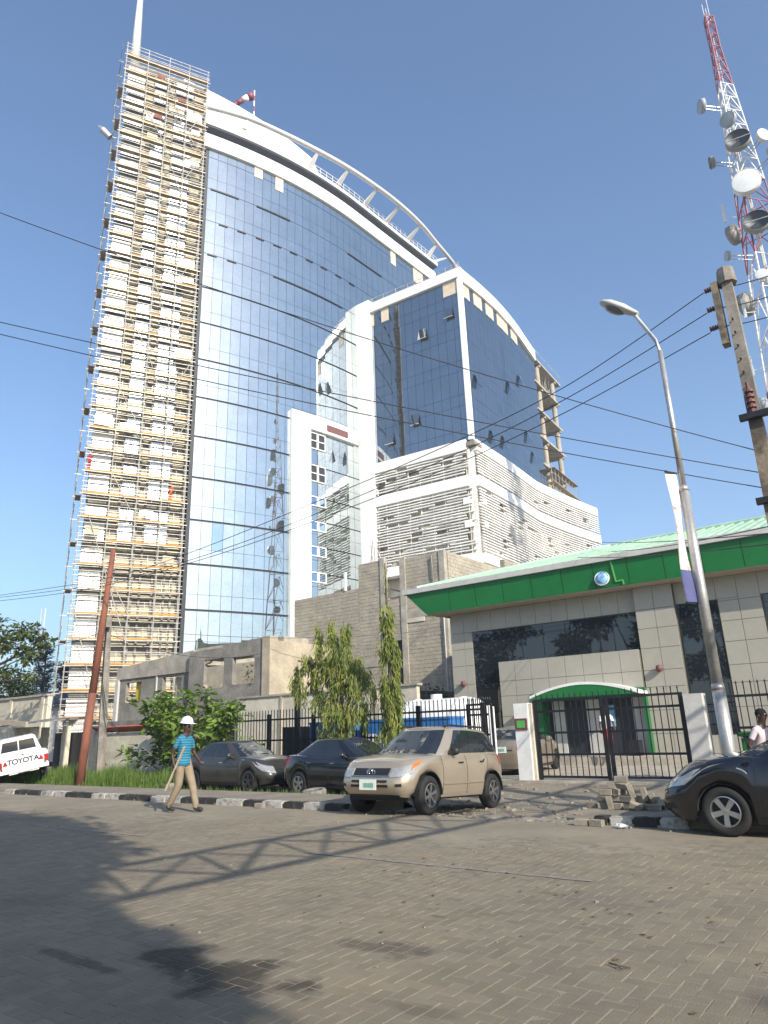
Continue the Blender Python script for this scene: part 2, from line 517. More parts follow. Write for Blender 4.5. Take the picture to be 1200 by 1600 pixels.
# kerb stones, painted in turn
kerb = bpy.data.objects.new('kerb', MB().b2((-60, 11.36, -0.2), (K0, 11.52, 0.03)).b2((K1, 11.36, -0.2), (-3.2, 11.52, 0.03)).mesh('kerb', 'concrete'))
COL.objects.link(kerb)
kerb['kind'] = 'structure'
ks = [-23.83, -23.21, -21.61, -20.21, -18.86, -17.57, -16.17, -14.98, -13.66, -12.74, -12.14, -11.49, -10.89, -10.30, K0]
def kerbstone(x0, x1, mk):
    me = bpy.data.meshes.new('kerb_stone')
    bm = bmesh.new()
    bmesh.ops.create_cube(bm, size=1, matrix=bmx(((x0 + x1) / 2, 11.47 + random.uniform(-.012, .012), -0.02), (x1 - x0 - 0.018, 0.25, 0.29), random.uniform(-.012, .012), random.uniform(-.03, .03)))
    bmesh.ops.bevel(bm, geom=[e for e in bm.edges], offset=0.022, segments=2, affect='EDGES')
    bmesh.ops.subdivide_edges(bm, edges=[e for e in bm.edges if e.calc_length() > 0.3], cuts=5)
    for v in bm.verts:
        v.co.z += random.uniform(-.006, .006); v.co.y += random.uniform(-.006, .006)
    bm.to_mesh(me)
    bm.free()
    me.materials.append(M[mk])
    link('kerb_stone', me, kerb)
for i in range(len(ks) - 1):
    x0, x1 = ks[i], ks[i + 1]
    mk = 'kerb_white' if i % 2 == 0 else 'kerb_black'
    n = 2 if x1 - x0 > 1.1 else 1
    for k in range(n): kerbstone(x0 + (x1 - x0) * k / n, x0 + (x1 - x0) * (k + 1) / n, mk)
for i, (x0, x1) in enumerate(((-4.63, -4.38), (-4.38, -4.02), (-4.02, -3.62), (-3.62, -3.2))): kerbstone(x0, x1, 'kerb_white' if i % 2 else 'kerb_black')
# paving blocks laid in herringbone, 0.21 x 0.105 m
PW = 0.107
bm = bmesh.new()
bmesh.ops.create_cube(bm, size=1, matrix=Matrix.Diagonal((0.2105, 0.1035, 0.05, 1)))
bm.faces.ensure_lookup_table()
bmesh.ops.delete(bm, geom=[f for f in bm.faces if f.normal.z < -0.9], context='FACES')
bmesh.ops.bevel(bm, geom=[e for e in bm.edges if all(v.co.z > 0 for v in e.verts)], offset=0.005, segments=1, affect='EDGES')
PAV = bpy.data.meshes.new('paving_block')
bm.to_mesh(PAV)
bm.free()
PAV.materials.append(M['paver'])
cells = []
X0, X1, Y0, Y1 = -17.5, 3.6, 2.4, 11.28
NU = int((X1 - X0 + Y1 - Y0) / PW) + 8
for j in range(-4, int((Y1 - Y0) / PW) + 4):
    for k in range(-60, 60):
        ox, oy = j + 4 * k, j
        for (cx, cy, rz) in ((ox + 1, oy + .5, 0), (ox + .5, oy + 2, PI / 2)):
            x, y = X0 + cx * PW, Y0 + cy * PW
            if not (X0 < x < X1 and Y0 < y < Y1): continue
            # keep what the view can hold: a wedge in front of the camera
            f = -0.6 * x + 0.8 * y; r = 0.8 * x + 0.6 * y
            if f < 3.2 or abs(r) > 0.62 * f + 0.9: continue
            cells.append((f, x, y, rz))
cells.sort()
def sunk(x, y): return -max(0, y - 8.7 + .5 * math.sin(x * .8) + .3 * math.sin(x * 2.3 + y)) * .0035
mxs = [Matrix.Translation((x, y, -0.025 + sunk(x, y) + random.uniform(-.0030, .0012))) @ Matrix.Rotation(rz + random.uniform(-.012, .012), 4, 'Z') @
       Matrix.Rotation(random.uniform(-.009, .009), 4, 'X') @ Matrix.Rotation(random.uniform(-.009, .009), 4, 'Y') for f, x, y, rz in cells]
pieces('paving_block', 'paver', mxs, road, me=PAV)
# worn lane line, two dashes
b = MB()
for (x0, x1) in ((-14.2, -10.6), (-7.0, -3.1)):
    n = 24
    b.grid([[(x0 + (x1 - x0) * i / n, 7.40 + s * (0.045 + 0.012 * math.sin(i * 2.3)), 0.0045) for i in range(n + 1)] for s in (-1, 1)])
b.build('lane_line', 'road_paint', kind='structure')
# broken slabs and rubble along the edge of the driveway
b = MB()
for i in range(900):
    x = random.uniform(K0, K1); y = random.choice((random.gauss(11.5, .16), random.gauss(12.2, .5), random.uniform(12, 18.5)))
    if y < 11.25: continue
    r = abs(random.gauss(0, 0.018)) + 0.006
    b.box((x, y, drive_z(x, y) + r * 0.3), (r * 2, r * random.uniform(1, 2.2), r), random.uniform(0, 3), rx=random.uniform(-.4, .4), ry=random.uniform(-.4, .4))
for i in range(260):
    x = random.uniform(-16, 2.5); y = random.choice((random.gauss(11.2, .12), random.uniform(4, 10)))
    r = abs(random.gauss(0, 0.007)) + 0.003
    if y > 11.33: continue
    b.box((x, y, 0.004), (r * 2, r * 2.4, r), random.uniform(0, 3))
b.build('rubble', 'block_loose', kind='stuff')
slabs = []
for i in range(13):
    x = K0 + 1.9 + i * 0.245
    slabs.append(bmx((x, 11.72 + random.uniform(-.05, .05), drive_z(x, 11.72) + 0.012), (0.225, 0.30, 0.06), random.uniform(-.12, .12), random.uniform(-.08, .08), random.uniform(-.08, .08)))
drv = bpy.data.objects['driveway']
pieces('paving_slab', 'block_loose', slabs, drv)
# ------------------------------------------------------------------ the glass tower
A0 = R(24.63); KA = R(1.07); TX, TY = -50.32, 37.26
FL = 4.11
def arc(t, off=0.0):
    """plan of the curved facade: point at run t, off = out towards the street"""
    tt = min(t, 20.2)
    th = A0 - KA * tt
    x = TX + (math.cos(th) - math.cos(A0)) / KA
    y = TY - (math.sin(th) - math.sin(A0)) / KA
    if t > 20.2:
        x += math.sin(th) * (t - 20.2); y += math.cos(th) * (t - 20.2)
    return Vector((x + math.cos(th) * off, y - math.sin(th) * off)), th
def arcmx(t, z, off, w, h, d, tilt=0):
    p, th = arc(t, off)
    return Matrix.Translation((p.x, p.y, z)) @ Matrix.Rotation(PI / 2 - th + random.gauss(0, 1) * tilt, 4, 'Z') @ Matrix.Rotation(random.gauss(0, 1) * tilt, 4, 'X') @ Matrix.Diagonal((w, d, h, 1))
def arcstrip(b, t0, t1, z0, z1, o0, o1, n=24, mi=0):
    """closed curved band"""
    rows = []
    for i in range(n + 1):
        t = t0 + (t1 - t0) * i / n
        a, _ = arc(t, o0); c, _ = arc(t, o1)
        rows.append([(a.x, a.y, z0), (c.x, c.y, z0), (c.x, c.y, z1), (a.x, a.y, z1)])
    b.grid(rows, mi, close=True)
    b.add(rows[0], [(0, 1, 2, 3)], mi)
    b.add(rows[-1], [(3, 2, 1, 0)], mi)
TEND = 37.0
tower = thing('glass_tower', 'tall curved mirror glass office tower with a white tubular ring round its roof', 'office tower', (TX, TY, 0))
b = MB()
arcstrip(b, 0, TEND, 0, 62.4, -14, -0.10, 30)
b.build('core', 'dark_gap', tower, w=True)
# panes: 1.04 m wide, a tall and a short one to each storey
NCOL = int(TEND / 1.042)
cand = []
frame_t = (10.2, 12.65)
zb = 44.97 - 9 * FL
for k in range(14):
    z0 = zb + k * FL
    for part in (0, 1):
        gap_lo = 0.03
        if part == 0: za, zc = z0 + (0.10 if k < 10 else 0.035), z0 + 1.37
        else: za, zc = z0 + 1.40, z0 + FL - (0.10 if k < 9 else 0.03)
        if za > 62: continue
        zc = min(zc, 62.5)
        for i in range(NCOL):
            t = 0.30 + (i + .5) * 1.042
            if frame_t[0] < t < frame_t[1] and zc < 33.5: continue
            if 12.65 < t < 20.3 and z0 < 29.5: continue
            mk = 0
            if part == 1 and k == 2 and i == 2: mk = 1
            mx = arcmx(t, (za + zc) / 2, -0.03, 1.042 - 0.035, zc - za, 0.04, 0.0012)
            # how large it shows: near and low ones first, hidden ones (behind the wing) last
            vis = t if not (t > 20 and z0 < 50) else t + 100
            cand.append((vis + (100 if z0 < 8 else 0) + abs(z0 - 30) * 0.10, mk, mx))
ZW = [5.9, 8.6, 11.3, 13.95, 16.6, 19.31, 22.02, 24.58, 28.0, 31.95]
for z0, z1 in zip(ZW, ZW[1:]):               # closer storey lines inside the portal
    for za, zc in ((z0 + .10, z0 + (z1 - z0) * .5 - .015), (z0 + (z1 - z0) * .5 + .015, z1 - .02)):
        for i in range(7):
            cand.append((14 + i, 0, arcmx(13.17 + i * 1.042, (za + zc) / 2, -0.03, 1.007, zc - za, 0.04, 0.0012)))
cand.sort(key=lambda c: c[0])
boarded = []
pieces('glass_pane', 'tower_glass', [c[2] for c in cand if c[1] == 0], tower, w=True)
pieces('glass_pane', 'tower_glass_dark', [c[2] for c in cand if c[1] == 1], tower, w=True)
# open vents at the storey lines, their dark inside painted as proud strips
vents = []
def vent(t0, t1, z): vents.append(arcmx((t0 + t1) / 2, z, 0.03, t1 - t0, 0.16, 0.10))
def vents_long(t0, t1, z):
    n = max(1, round((t1 - t0) / 1.042))
    for i in range(n): vent(t0 + (t1 - t0) * i / n, t0 + (t1 - t0) * (i + 1) / n, z)
vents_long(0.66, 3.78, 57.25); vents_long(5.87, 10.05, 57.25); vents_long(18.67, 25.0, 57.25)
for t in (1.72, 3.76, 5.89, 7.98, 10.08, 12.23, 14.33, 16.57, 18.79): vent(t, t + 0.95, 53.1)
vent(0.67, 1.65, 49.0); vent(2.78, 3.75, 49.0); vents_long(8.04, 17.63, 49.0)
pieces('vent_shade', 'dark_metal', vents, tower, w=True)
# timber boards standing in for missing panes at the top
brd = [arcmx(t, z, 0.02, 1.0, h, 0.05) for t, z, h in ((6.0, 61.9, 1.5), (8.6, 61.6, 1.9), (27.6, 61.6, 2.2), (32.5, 61.5, 2.4), (33.6, 61.6, 1.9))]
pieces('board', 'cream_board', brd, tower, w=True)
b = MB()
arcstrip(b, -0.3, TEND, 62.52, 64.25, -0.5, 0.28, 40)
b.build('white_band', 'white_panel', tower, w=True, smooth=False)
b = MB()
arcstrip(b, -0.3, TEND, 64.25, 65.25, -2.0, -0.55, 40)
b.build('roof_slot_shade', 'dark_gap', tower, w=True)  # set-back block coloured near black for the shade in the slot
b = MB()
arcstrip(b, -0.3, TEND, 65.1, 65.55, -3.0, 0.75, 40)
g = b.build('roof_walkway', 'white_steel', tower, w=True)
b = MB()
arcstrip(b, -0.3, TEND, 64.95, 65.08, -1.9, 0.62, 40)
b.build('walkway_shade', 'soffit_shade', g)  # added dark strip paints the shade on the walkway underside
b = MB()
for i in range(41):
    t = TEND * i / 40
    p, _ = arc(t, 0.68)
    b.tube((p.x, p.y, 65.5), (p.x, p.y, 66.5), 0.035, n=4)
for z in (66.0, 66.5):
    b.path([(*arc(TEND * i / 40, 0.68)[0], z) for i in range(41)], 0.04, 4)
b.build('railing', 'white_steel', g)
# low roof wall and the white sail that rises towards the spire
b = MB()
arcstrip(b, 0, TEND - 1, 65.5, 67.0, -4.2, -3.6, 30)
b.build('roof_wall', 'white_panel', tower, w=True)
rows = []
for i in range(31):
    t = -2.6 + 20.6 * i / 30
    u = i / 30
    zt = 73.2 - 1.9 * u - 1.4 * u * u if u < 0.84 else 73.2 - 1.6 - 1.0 - (u - 0.84) / 0.16 * 4.6
    a, _ = arc(t, -2.1); c, _ = arc(t, -2.6)
    rows.append([(a.x, a.y, 65.5), (c.x, c.y, 65.5), (c.x, c.y, zt), (a.x, a.y, zt)])
b = MB()
b.grid(rows, close=True)
b.add(rows[0], [(0, 1, 2, 3)]); b.add(rows[-1], [(3, 2, 1, 0)])
b.build('roof_sail', 'white_panel', tower, w=True)
# the tubular ring and its tapered arms
RP = [(-50.33, 36.57), (-47.79, 40.81), (-46.24, 44.81), (-44.86, 49.2), (-43.76, 53.58), (-42.98, 58.35), (-42.58, 62.67), (-42.56, 67.43), (-43.05, 72.18), (-43.4, 75.8), (-43.9, 79.5)]
def cr(P, n=6):
    out = []
    for i in range(len(P) - 1):
        p0, p1, p2, p3 = P[max(i - 1, 0)], P[i], P[i + 1], P[min(i + 2, len(P) - 1)]
        for k in range(n):
            u = k / n
            out.append(tuple(0.5 * (2 * p1[a] + (p2[a] - p0[a]) * u + (2 * p0[a] - 5 * p1[a] + 4 * p2[a] - p3[a]) * u * u + (3 * p1[a] - p0[a] - 3 * p2[a] + p3[a]) * u ** 3) for a in range(len(p1))))
    out.append(tuple(P[-1]))
    return out
def smoothtube(b, pts, r, n=10, mi=0):
    rows = []
    for i, p in enumerate(pts):
        p = Vector(p)
        d = (Vector(pts[min(i + 1, len(pts) - 1)]) - Vector(pts[max(i - 1, 0)])).normalized()
        a = d.cross(Vector((0, 0, 1))).normalized() if abs(d.z) < .98 else Vector((1, 0, 0))
        c = a.cross(d)
        rr = r[i] if isinstance(r, list) else r
        rows.append([p + a * (math.cos(2 * PI * k / n) * rr) + c * (math.sin(2 * PI * k / n) * rr) for k in range(n)])
    b.grid(rows, mi, close=True)
    b.add(rows[0], [tuple(range(n))], mi); b.add(rows[-1], [tuple(range(n - 1, -1, -1))], mi)
b = MB()
smoothtube(b, [(x, y, 67.8) for x, y in cr(RP)], 0.30, 12)
ring = b.build('roof_ring', 'ring_grey', tower, w=True, smooth=True)
for (x, y) in RP[1:-1]:
    best = min((k * 0.25 for k in range(150)), key=lambda t: (arc(t - 0.6, 0.3)[0] - Vector((x, y))).length)
    q, th = arc(best - 1.1, 0.1)
    top = Vector((x, y, 67.75)); bot = Vector((q.x, q.y, 65.6))
    d = Vector((math.sin(th), math.cos(th), 0))
    b = MB()
    up = Vector((0, 0, 1))
    prof = [bot - d * 0.32, bot + d * 0.42, top + up * 0.0 + d * 0.14, top - d * 0.14]
    nrm = (top - bot).cross(d).normalized() * 0.13
    vs = [p + nrm for p in prof] + [p - nrm for p in prof]
    b.add(vs, [(0, 1, 2, 3), (7, 6, 5, 4), (0, 4, 5, 1), (1, 5, 6, 2), (2, 6, 7, 3), (3, 7, 4, 0)])
    b.build('ring_arm', 'ring_grey', tower, w=True)
# white portal frame on the facade with its column of small windows
b = MB()
arcstrip(b, 10.25, 12.6, 6.0, 33.6, -0.2, 0.42, 6)
b.build('portal_post', 'white_panel', tower, w=True)
b = MB()
arcstrip(b, 12.6, 19.3, 31.95, 33.6, -0.2, 0.42, 14)
pb = b.build('portal_beam', 'white_panel', tower, w=True)
b = MB()
arcstrip(b, 14.7, 17.7, 32.25, 33.0, 0.40, 0.47, 5)
b.build('sign_board', 'maroon', pb)
for k in range(6):
    zc = (30.85, 27.2, 24.15, 21.5, 18.85, 16.2)[k]
    h = 1.75 if k < 2 else 0.95
    for i in range(2):
        t = 13.15 + i * 1.06
        b = MB()
        for (dz, hh, ww) in ((h / 2, 0.10, 0.98), (-h / 2, 0.10, 0.98)) + (((0, 0.10, 0.98),) if k < 2 else ()): b.mbox(arcmx(t, zc + dz, 0.06, ww, hh, 0.16))
        for dt in (-.46, .46): b.mbox(arcmx(t + dt, zc, 0.06, 0.10, h, 0.16))
        wf = b.build('window', 'white_paint', tower, w=True)
        MB().mbox(arcmx(t, zc, 0.02, 0.86, h - 0.1, 0.05)).build('pane', 'dark_gap' if k < 2 else 'tower_glass_dark', wf)  # upper two rows: near-black sheet stands for shade inside open windows
# tall white pier in the inner corner
b = MB()
b.b2((-45.7, 56.45, 4), (-43.6, 57.3, 50.4))
b.build('corner_pier', 'white_panel', tower, w=True)
# base below the glass
b = MB()
arcstrip(b, -0.2, 20, 0, 7.6, -1, 0.3, 12)
arcstrip(b, 0.3, 20, 7.2, 8.0, -1, 1.8, 12)
b.build('base_wall', 'concrete', tower, w=True)

# scaffolded end of the tower: local x along the face, local y inwards
SD = Vector((0.4497, 0.8932)).normalized()
SANG = math.atan2(SD.y, SD.x)
SW = 8.7
SO = Vector((TX, TY)) - SD * (SW + 0.15)
FMX = Matrix.Translation((SO.x, SO.y, 0)) @ Matrix.Rotation(SANG, 4, 'Z')
ZS = [1.1 + 2.055 * k for k in range(35)]
endw = thing('tower_end_wall', 'narrow end of the glass tower clad in shiny metal sheets behind scaffolding', 'facade', mx=FMX)
b = MB()
b.b2((0.55, 0.85, 0), (SW, 6.0, 71.5))
b.build('core_wall', 'core_wall', endw)
bays = [(0.35, 2.15, 'clad_white'), (3.15, 4.55, 'clad_metal'), (5.35, 7.25, 'clad_metal')]
def ribbed(mk):
    b = MB()
    n = 8
    rows = []
    for i in range(n * 4 + 1):
        z = -0.5 + i / (n * 4)
        y = [-0.5, -0.1, 0.5, -0.1][i % 4] * 0.6
        rows.append([(-0.5, y, z), (0.5, y, z)])
    b.grid(rows)
    b.b2((-0.5, 0.3, -0.5), (0.5, 0.5, 0.5))
    return b.mesh('sheet_' + mk, mk, smooth=True)
RM = {k: ribbed(k) for k in ('clad_white', 'clad_metal')}
for (x0, x1, mk) in bays:
    mxs = []
    for k, z in enumerate(ZS[:-1]):
        low = 8 if mk == 'clad_metal' else 0
        if k < low: continue
        for half in (0, 1):
            if half and random.random() < (0.14 if k < 26 else 0.3): continue
            hh = 1.05 if half == 0 else random.choice((0.34, 0.5, 0.72))
            zz = z + 0.12 + (0 if half == 0 else 1.14) + hh / 2
            w_ = (x1 - x0) * random.uniform(0.9, 1)
            mxs.append(Matrix.Translation(((x0 + x1) / 2, 0.42, zz)) @ Matrix.Rotation(random.gauss(0, .012), 4, 'Z') @ Matrix.Rotation(random.gauss(0, .02), 4, 'X') @ Matrix.Diagonal((w_, 0.09, hh, 1)))
    pieces('cladding_sheet', mk, mxs, endw, me=RM[mk], maxn=100)
# beige blockwork bands and mullions between the sheets
mxs = []
for k, z in enumerate(ZS[:-1]):
    for (x0, x1) in ((2.2, 3.1), (4.6, 5.3), (7.3, 8.6)) if k >= 8 else ((2.2, 5.3), (5.3, 8.6)):
        mxs.append(bmx(((x0 + x1) / 2, 0.70, z + 0.46), (x1 - x0, 0.3, 0.80)))
        mxs.append(bmx(((x0 + x1) / 2, 0.73, z + 1.72), (x1 - x0, 0.25, 0.30)))
pieces('block_band', 'beige_wall', mxs, endw, maxn=160)
b = MB()
for x in (2.65, 3.12, 4.62, 5.3, 6.3, 7.32, 7.9, 8.5):
    b.b2((x - .09, 0.50, 0.5), (x + .09, 0.6, 70.6 if x in (3.12, 4.62, 5.3, 7.32) else 16))
b.build('mullions', 'core_wall', endw)
b = MB()
b.b2((8.38, 0.3, 0), (8.66, 1.6, 71))
b.build('edge_trim', 'zinc', endw)

scaf = thing('scaffold', 'tall tube scaffold with orange plank decks covering the end of the tower', 'scaffold', mx=FMX)
PX = [0.0, 2.2, 4.4, 6.5, 8.5]
RY = 4.2
for x in PX:
    for y in (-0.55, 0.20):
        lo = 0
        MB().tube((x, y, lo), (x, y, ZS[-1] + 1.6 if y < 0 else ZS[-1] + 0.4), 0.042, n=5).build('standard', 'scaff_tube', scaf)
for y in (1.9, RY):
    for x in (-0.5,):
        MB().tube((x, y, 0), (x, y, ZS[-1] - 1.0), 0.042, n=5).build('standard', 'scaff_tube', scaf)
mxs = []; mxd = []; toe = []
for k, z in enumerate(ZS):
    for i in range(4):
        if k == 4 and i == 3: continue
        mxs.append(bmx(((PX[i] + PX[i + 1]) / 2, -0.26, z), (PX[i + 1] - PX[i] - 0.02, 0.50, 0.05), 0, 0, random.gauss(0, .004)))
        if random.random() < .08: continue
        toe.append(bmx(((PX[i] + PX[i + 1]) / 2, -0.53, z + 0.06 + random.gauss(0, .025)), (PX[i + 1] - PX[i] - 0.02, 0.035, random.uniform(.09, .15)), 0, 0, random.gauss(0, .009)))
    if z < ZS[-1] - 1 and k % 2 == 0: mxd.append(bmx((-0.28, 0.75 + random.uniform(-.2, .2), z - 0.12 + random.uniform(-.05, .05)), (0.45, 1.6, 0.05)))
pieces('plank_deck', 'plank_dull', mxs, scaf, maxn=150)
pieces('toe_board', 'plank', toe, scaf, maxn=150)
pieces('side_deck', 'plank_dull', mxd, scaf, maxn=150)
b = MB()
for k, z in enumerate(ZS):
    for dz in (0.32, 0.55, 1.05, 1.5):
        b.tube((-0.1, -0.55, z + dz + random.gauss(0, .02)), (SW, -0.55, z + dz + random.gauss(0, .02)), 0.024, n=4)
    b.tube((-0.2, -0.55, z - 0.06), (SW + .1, -0.55, z - 0.06), 0.035, n=4)
    b.tube((-0.1, 0.20, z - 0.06), (SW, 0.20, z - 0.06), 0.030, n=4)
    b.tube((-0.5, -0.5, z + 0.5), (-0.5, RY, z + 0.5), 0.026, n=4)
    b.tube((-0.5, -0.5, z + 1.0), (-0.5, RY, z + 1.0), 0.026, n=4)
    for x in PX: b.tube((x, -0.6, z - 0.08), (x, 0.4, z - 0.08), 0.028, n=4)
    b.tube((-0.7, 0.6, z - 0.08), (0.1, 0.6, z - 0.08), 0.028, n=4)
b.build('guard_rails', 'scaff_tube', scaf, kind='stuff')
b = MB()
for k, z in enumerate(ZS[:-1]):          # short uprights seen against the beige wall
    for x in [0.5 + 0.66 * i for i in range(12)]:
        if random.random() < 0.55: b.tube((x, 0.27, z), (x, 0.27, z + 1.2), 0.022, n=4)
    for dz in (0.5, 0.95): b.tube((0.1, 0.27, z + dz), (SW - .1, 0.27, z + dz), 0.02, n=4)
b.build('inner_rails', 'scaff_tube', scaf, kind='stuff')
for (x0, z0, x1, z1) in [(2.2, 5, 0, 12.5), (4.4, 9, 0.2, 21)] + [(4.4, ZS[k], 2.2, ZS[k + 2]) for k in range(5, 33, 4)] + [(6.5, ZS[k], 4.4, ZS[k + 3]) for k in range(14, 31, 4)] + [(6.5, ZS[k], 8.5, ZS[k + 2]) for k in range(12, 33, 3)] + [(8.4, ZS[29], 3.4, ZS[32])]:
    MB().tube((x0, -0.62, z0), (x1, -0.62, z1), 0.035, n=5).build('brace', 'scaff_tube', scaf)
for (x, z, w_) in ((3.6, ZS[33] + .5, 0.8), (5.9, ZS[32] + .3, 0.8), (3.6, ZS[30] + 1.2, 0.9)):
    MB().box((x, -0.64, z), (w_, 0.05, 0.55)).build('plywood_sheet', 'rust', scaf)
random.seed(77)
for i in range(14):
    k = random.randrange(6, 33); j = random.randrange(4)
    x0, x1 = PX[j] + random.uniform(.1, .6), PX[j + 1] - random.uniform(.1, .8)
    MB().box(((x0 + x1) / 2, -0.46, ZS[k] + random.uniform(.5, .9)), (max(.5, x1 - x0), .03, random.uniform(.4, 1.1)), 0, random.gauss(0, .05), random.gauss(0, .06)).build('loose_sheet', random.choice(('clad_white', 'clad_metal', 'beige_wall')), scaf)
MB().box((7.3, -0.5, ZS[31] + 0.7), (1.6, 0.06, 1.1)).build('white_sheet', 'white_paint', scaf)
b = MB()
b.tube((1.0, 3.2, 66), (1.0, 3.2, 73.4), 0.62, 0.60, 14)
b.tube((1.0, 3.2, 73.4), (0.9, 3.2, 88), 0.58, 0.20, 14)
sp = b.build('spire', 'white_steel', None, smooth=True)
sp.matrix_world = FMX
tag(sp, 'white tapering spire rising from the top of the scaffolded tower end', 'spire')
b = MB()
b.lathe([(0.01, -0.5), (0.33, -0.5), (0.36, -0.05), (0.01, 0.25)], 12)
fl = b.build('floodlight', 'galv')
fl.matrix_world = FMX @ Matrix.Translation((-1.6, 0.4, 61.0)) @ Matrix.Rotation(R(-50), 4, 'Y') @ Matrix.Diagonal((1, 1, 2.2, 1))
tag(fl, 'grey drum fitting sticking out left of the scaffold near its top', 'floodlight')
# windsock on the tower roof
ws = thing('windsock', 'red and white windsock on a striped pole on the tower roof', 'windsock', (-51.3, 44.65, 66))
b = MB()
for i in range(14): b.tube((0, 0, i * .84), (0, 0, (i + 1) * .84), 0.085, n=8, mi=i % 2)
b.build('pole', ['mast_red', 'white'], ws)
b = MB()
for i in range(4):
    p = [(-0.25 - 0.46 * i, -0.46 * i * 1.0, 11.1 - 0.33 * i * (1 + .15 * i)), (-0.25 - 0.46 * (i + 1), -0.46 * (i + 1), 11.1 - 0.33 * (i + 1) * (1 + .15 * (i + 1)))]
    b.tube(p[0], p[1], 0.50 - 0.08 * i, 0.42 - 0.08 * i, 12, mi=(0, 1, 0, 0)[i])
b.build('sock', ['mast_red', 'white_paint'], ws, smooth=True)

# ------------------------------------------------------------------ the wing: glass block on a louvred podium, raw frame behind
WC = Vector((-31.9, 57.82)); WA = R(4.2)
WMX = Matrix.Translation((WC.x, WC.y, 0)) @ Matrix.Rotation(WA, 4, 'Z')
wing = thing('office_wing', 'blue glass office block standing on a white louvred podium beside the tower', 'office building', mx=WMX)
WI = WMX.inverted()
def wl(x, y):
    p = WI @ Vector((x, y, 0)); return (p.x, p.y)
LW = 13.4
ZG0, ZG1, ZP = 29.4, 48.7, 49.9
UP = [wl(-31.95, 57.90), wl(-32.12, 62), wl(-32.40, 67), wl(-32.75, 72), wl(-33.15, 76), wl(-33.5, 79.57)]
UPs = cr(UP, 5)
def rise(L): return 0.95 * math.sin(PI * min(1, max(0, L) / 21.7)) ** 1.1
b = MB()
poly = [(-LW, 0.25), (-0.15, 0.25)] + [(x - 0.2, y + 0.1) for x, y in UPs[1:]] + [(-LW, 21)]
b.prism(poly, ZP - ZG0 - 0.5, Matrix.Translation((0, 0, ZG0 + 0.1)))
b.build('core', 'dark_gap', wing)
def wallpieces(path, z0, z1, w_, gap, d, off, tilt=0):
    """boxes side by side along a plan path; returns matrices"""
    L = [0]
    for a, c in zip(path, path[1:]): L.append(L[-1] + math.hypot(c[0] - a[0], c[1] - a[1]))
    def at(s):
        for i in range(len(path) - 1):
            if s <= L[i + 1] or i == len(path) - 2:
                u = (s - L[i]) / (L[i + 1] - L[i]); a, c = path[i], path[i + 1]
                return Vector((a[0] + (c[0] - a[0]) * u, a[1] + (c[1] - a[1]) * u))
    n = max(1, round(L[-1] / w_)); st = L[-1] / n
    out = []
    for i in range(n):
        p, q = at(i * st), at((i + 1) * st)
        t = (q - p); ang = math.atan2(t.y, t.x); nr = Vector((t.y, -t.x)).normalized()
        c = (p + q) / 2 + nr * off
        out.append((i, bmx((c.x, c.y, (z0 + z1) / 2), (t.length - gap, d, z1 - z0 - gap), ang + random.gauss(0, 1) * tilt, random.gauss(0, 1) * tilt)))
    return out
lpath = [(-LW, 0), (0, 0)]
rows_z = []
z = ZG0 + 0.05
while z < ZG1 + 2.6:
    for h in (1.25, 2.75):
        rows_z.append((z, z + h))
        z += h
near = []; far = []; brds = []
for ri, (z0, z1) in enumerate(rows_z):
    zz1 = min(z1, ZG1)
    if zz1 - z0 > .25:
        for i, mx in wallpieces(lpath, z0, zz1, 1.03, 0.03, 0.05, 0.0, .0009):
            near.append(mx)
    for i in range(21):
        zz1 = min(z1, ZG1 + rise(i + .5))
        if zz1 - z0 < .2: continue
        mx = wallpieces(UPs, z0, zz1, 1.03, 0.03, 0.05, 0.0, .0006)[i][1]
        far.append(mx)
for i in (1, 3, 11, 12): brds.append(wallpieces(lpath, ZG1 - 1.75, ZG1 - .02, 1.03, 0.03, 0.05, 0.05)[i][1])
for i in (0, 1, 3, 4, 6, 7, 9, 10, 11, 13, 14):
    zt = ZG1 - .3 + rise(i + .5)
    brds.append(wallpieces(UPs, zt - (1.75 if i < 12 else 1.5), zt, 1.03, 0.03, 0.05, 0.05)[i][1])
pieces('glass_pane', 'wing_glass', near + far, wing)
pieces('board', 'cream_board', brds, wing)
pieces('parapet_panel', 'white_panel', [m for _, m in wallpieces(lpath, ZG1 + .02, ZP, 1.55, 0.02, 0.5, 0.1)], wing)
b = MB(); rows = []; L = 0
for i, (x, y) in enumerate(UPs):
    if i: L += math.hypot(x - UPs[i - 1][0], y - UPs[i - 1][1])
    z = rise(L)
    rows.append([(x - .2, y, ZG1 - .35 + z), (x + .33, y, ZG1 - .35 + z), (x + .33, y, ZP + z), (x - .2, y, ZP + z)])
b.grid(rows, close=True); b.add(rows[0], [(0, 1, 2, 3)]); b.add(rows[-1], [(3, 2, 1, 0)])
b.build('arched_parapet', 'white_panel', wing)
b = MB(); b.grid([[(r_[0][0] - .1, r_[0][1], ZG1 - 3), (r_[0][0] - .1, r_[0][1], r_[3][2])] for r_ in rows]); b.grid([[(r_[0][0] - .3, r_[0][1], ZG1 - 3), (r_[0][0] - .3, r_[0][1], r_[3][2])] for r_ in rows][::-1])
b.build('arched_backing', 'dark_gap', wing)
b = MB()
b.b2((-0.25, -0.22, ZG0), (0.25, 0.25, ZP + 0.1))
b.build('corner_column', 'white_panel', wing)
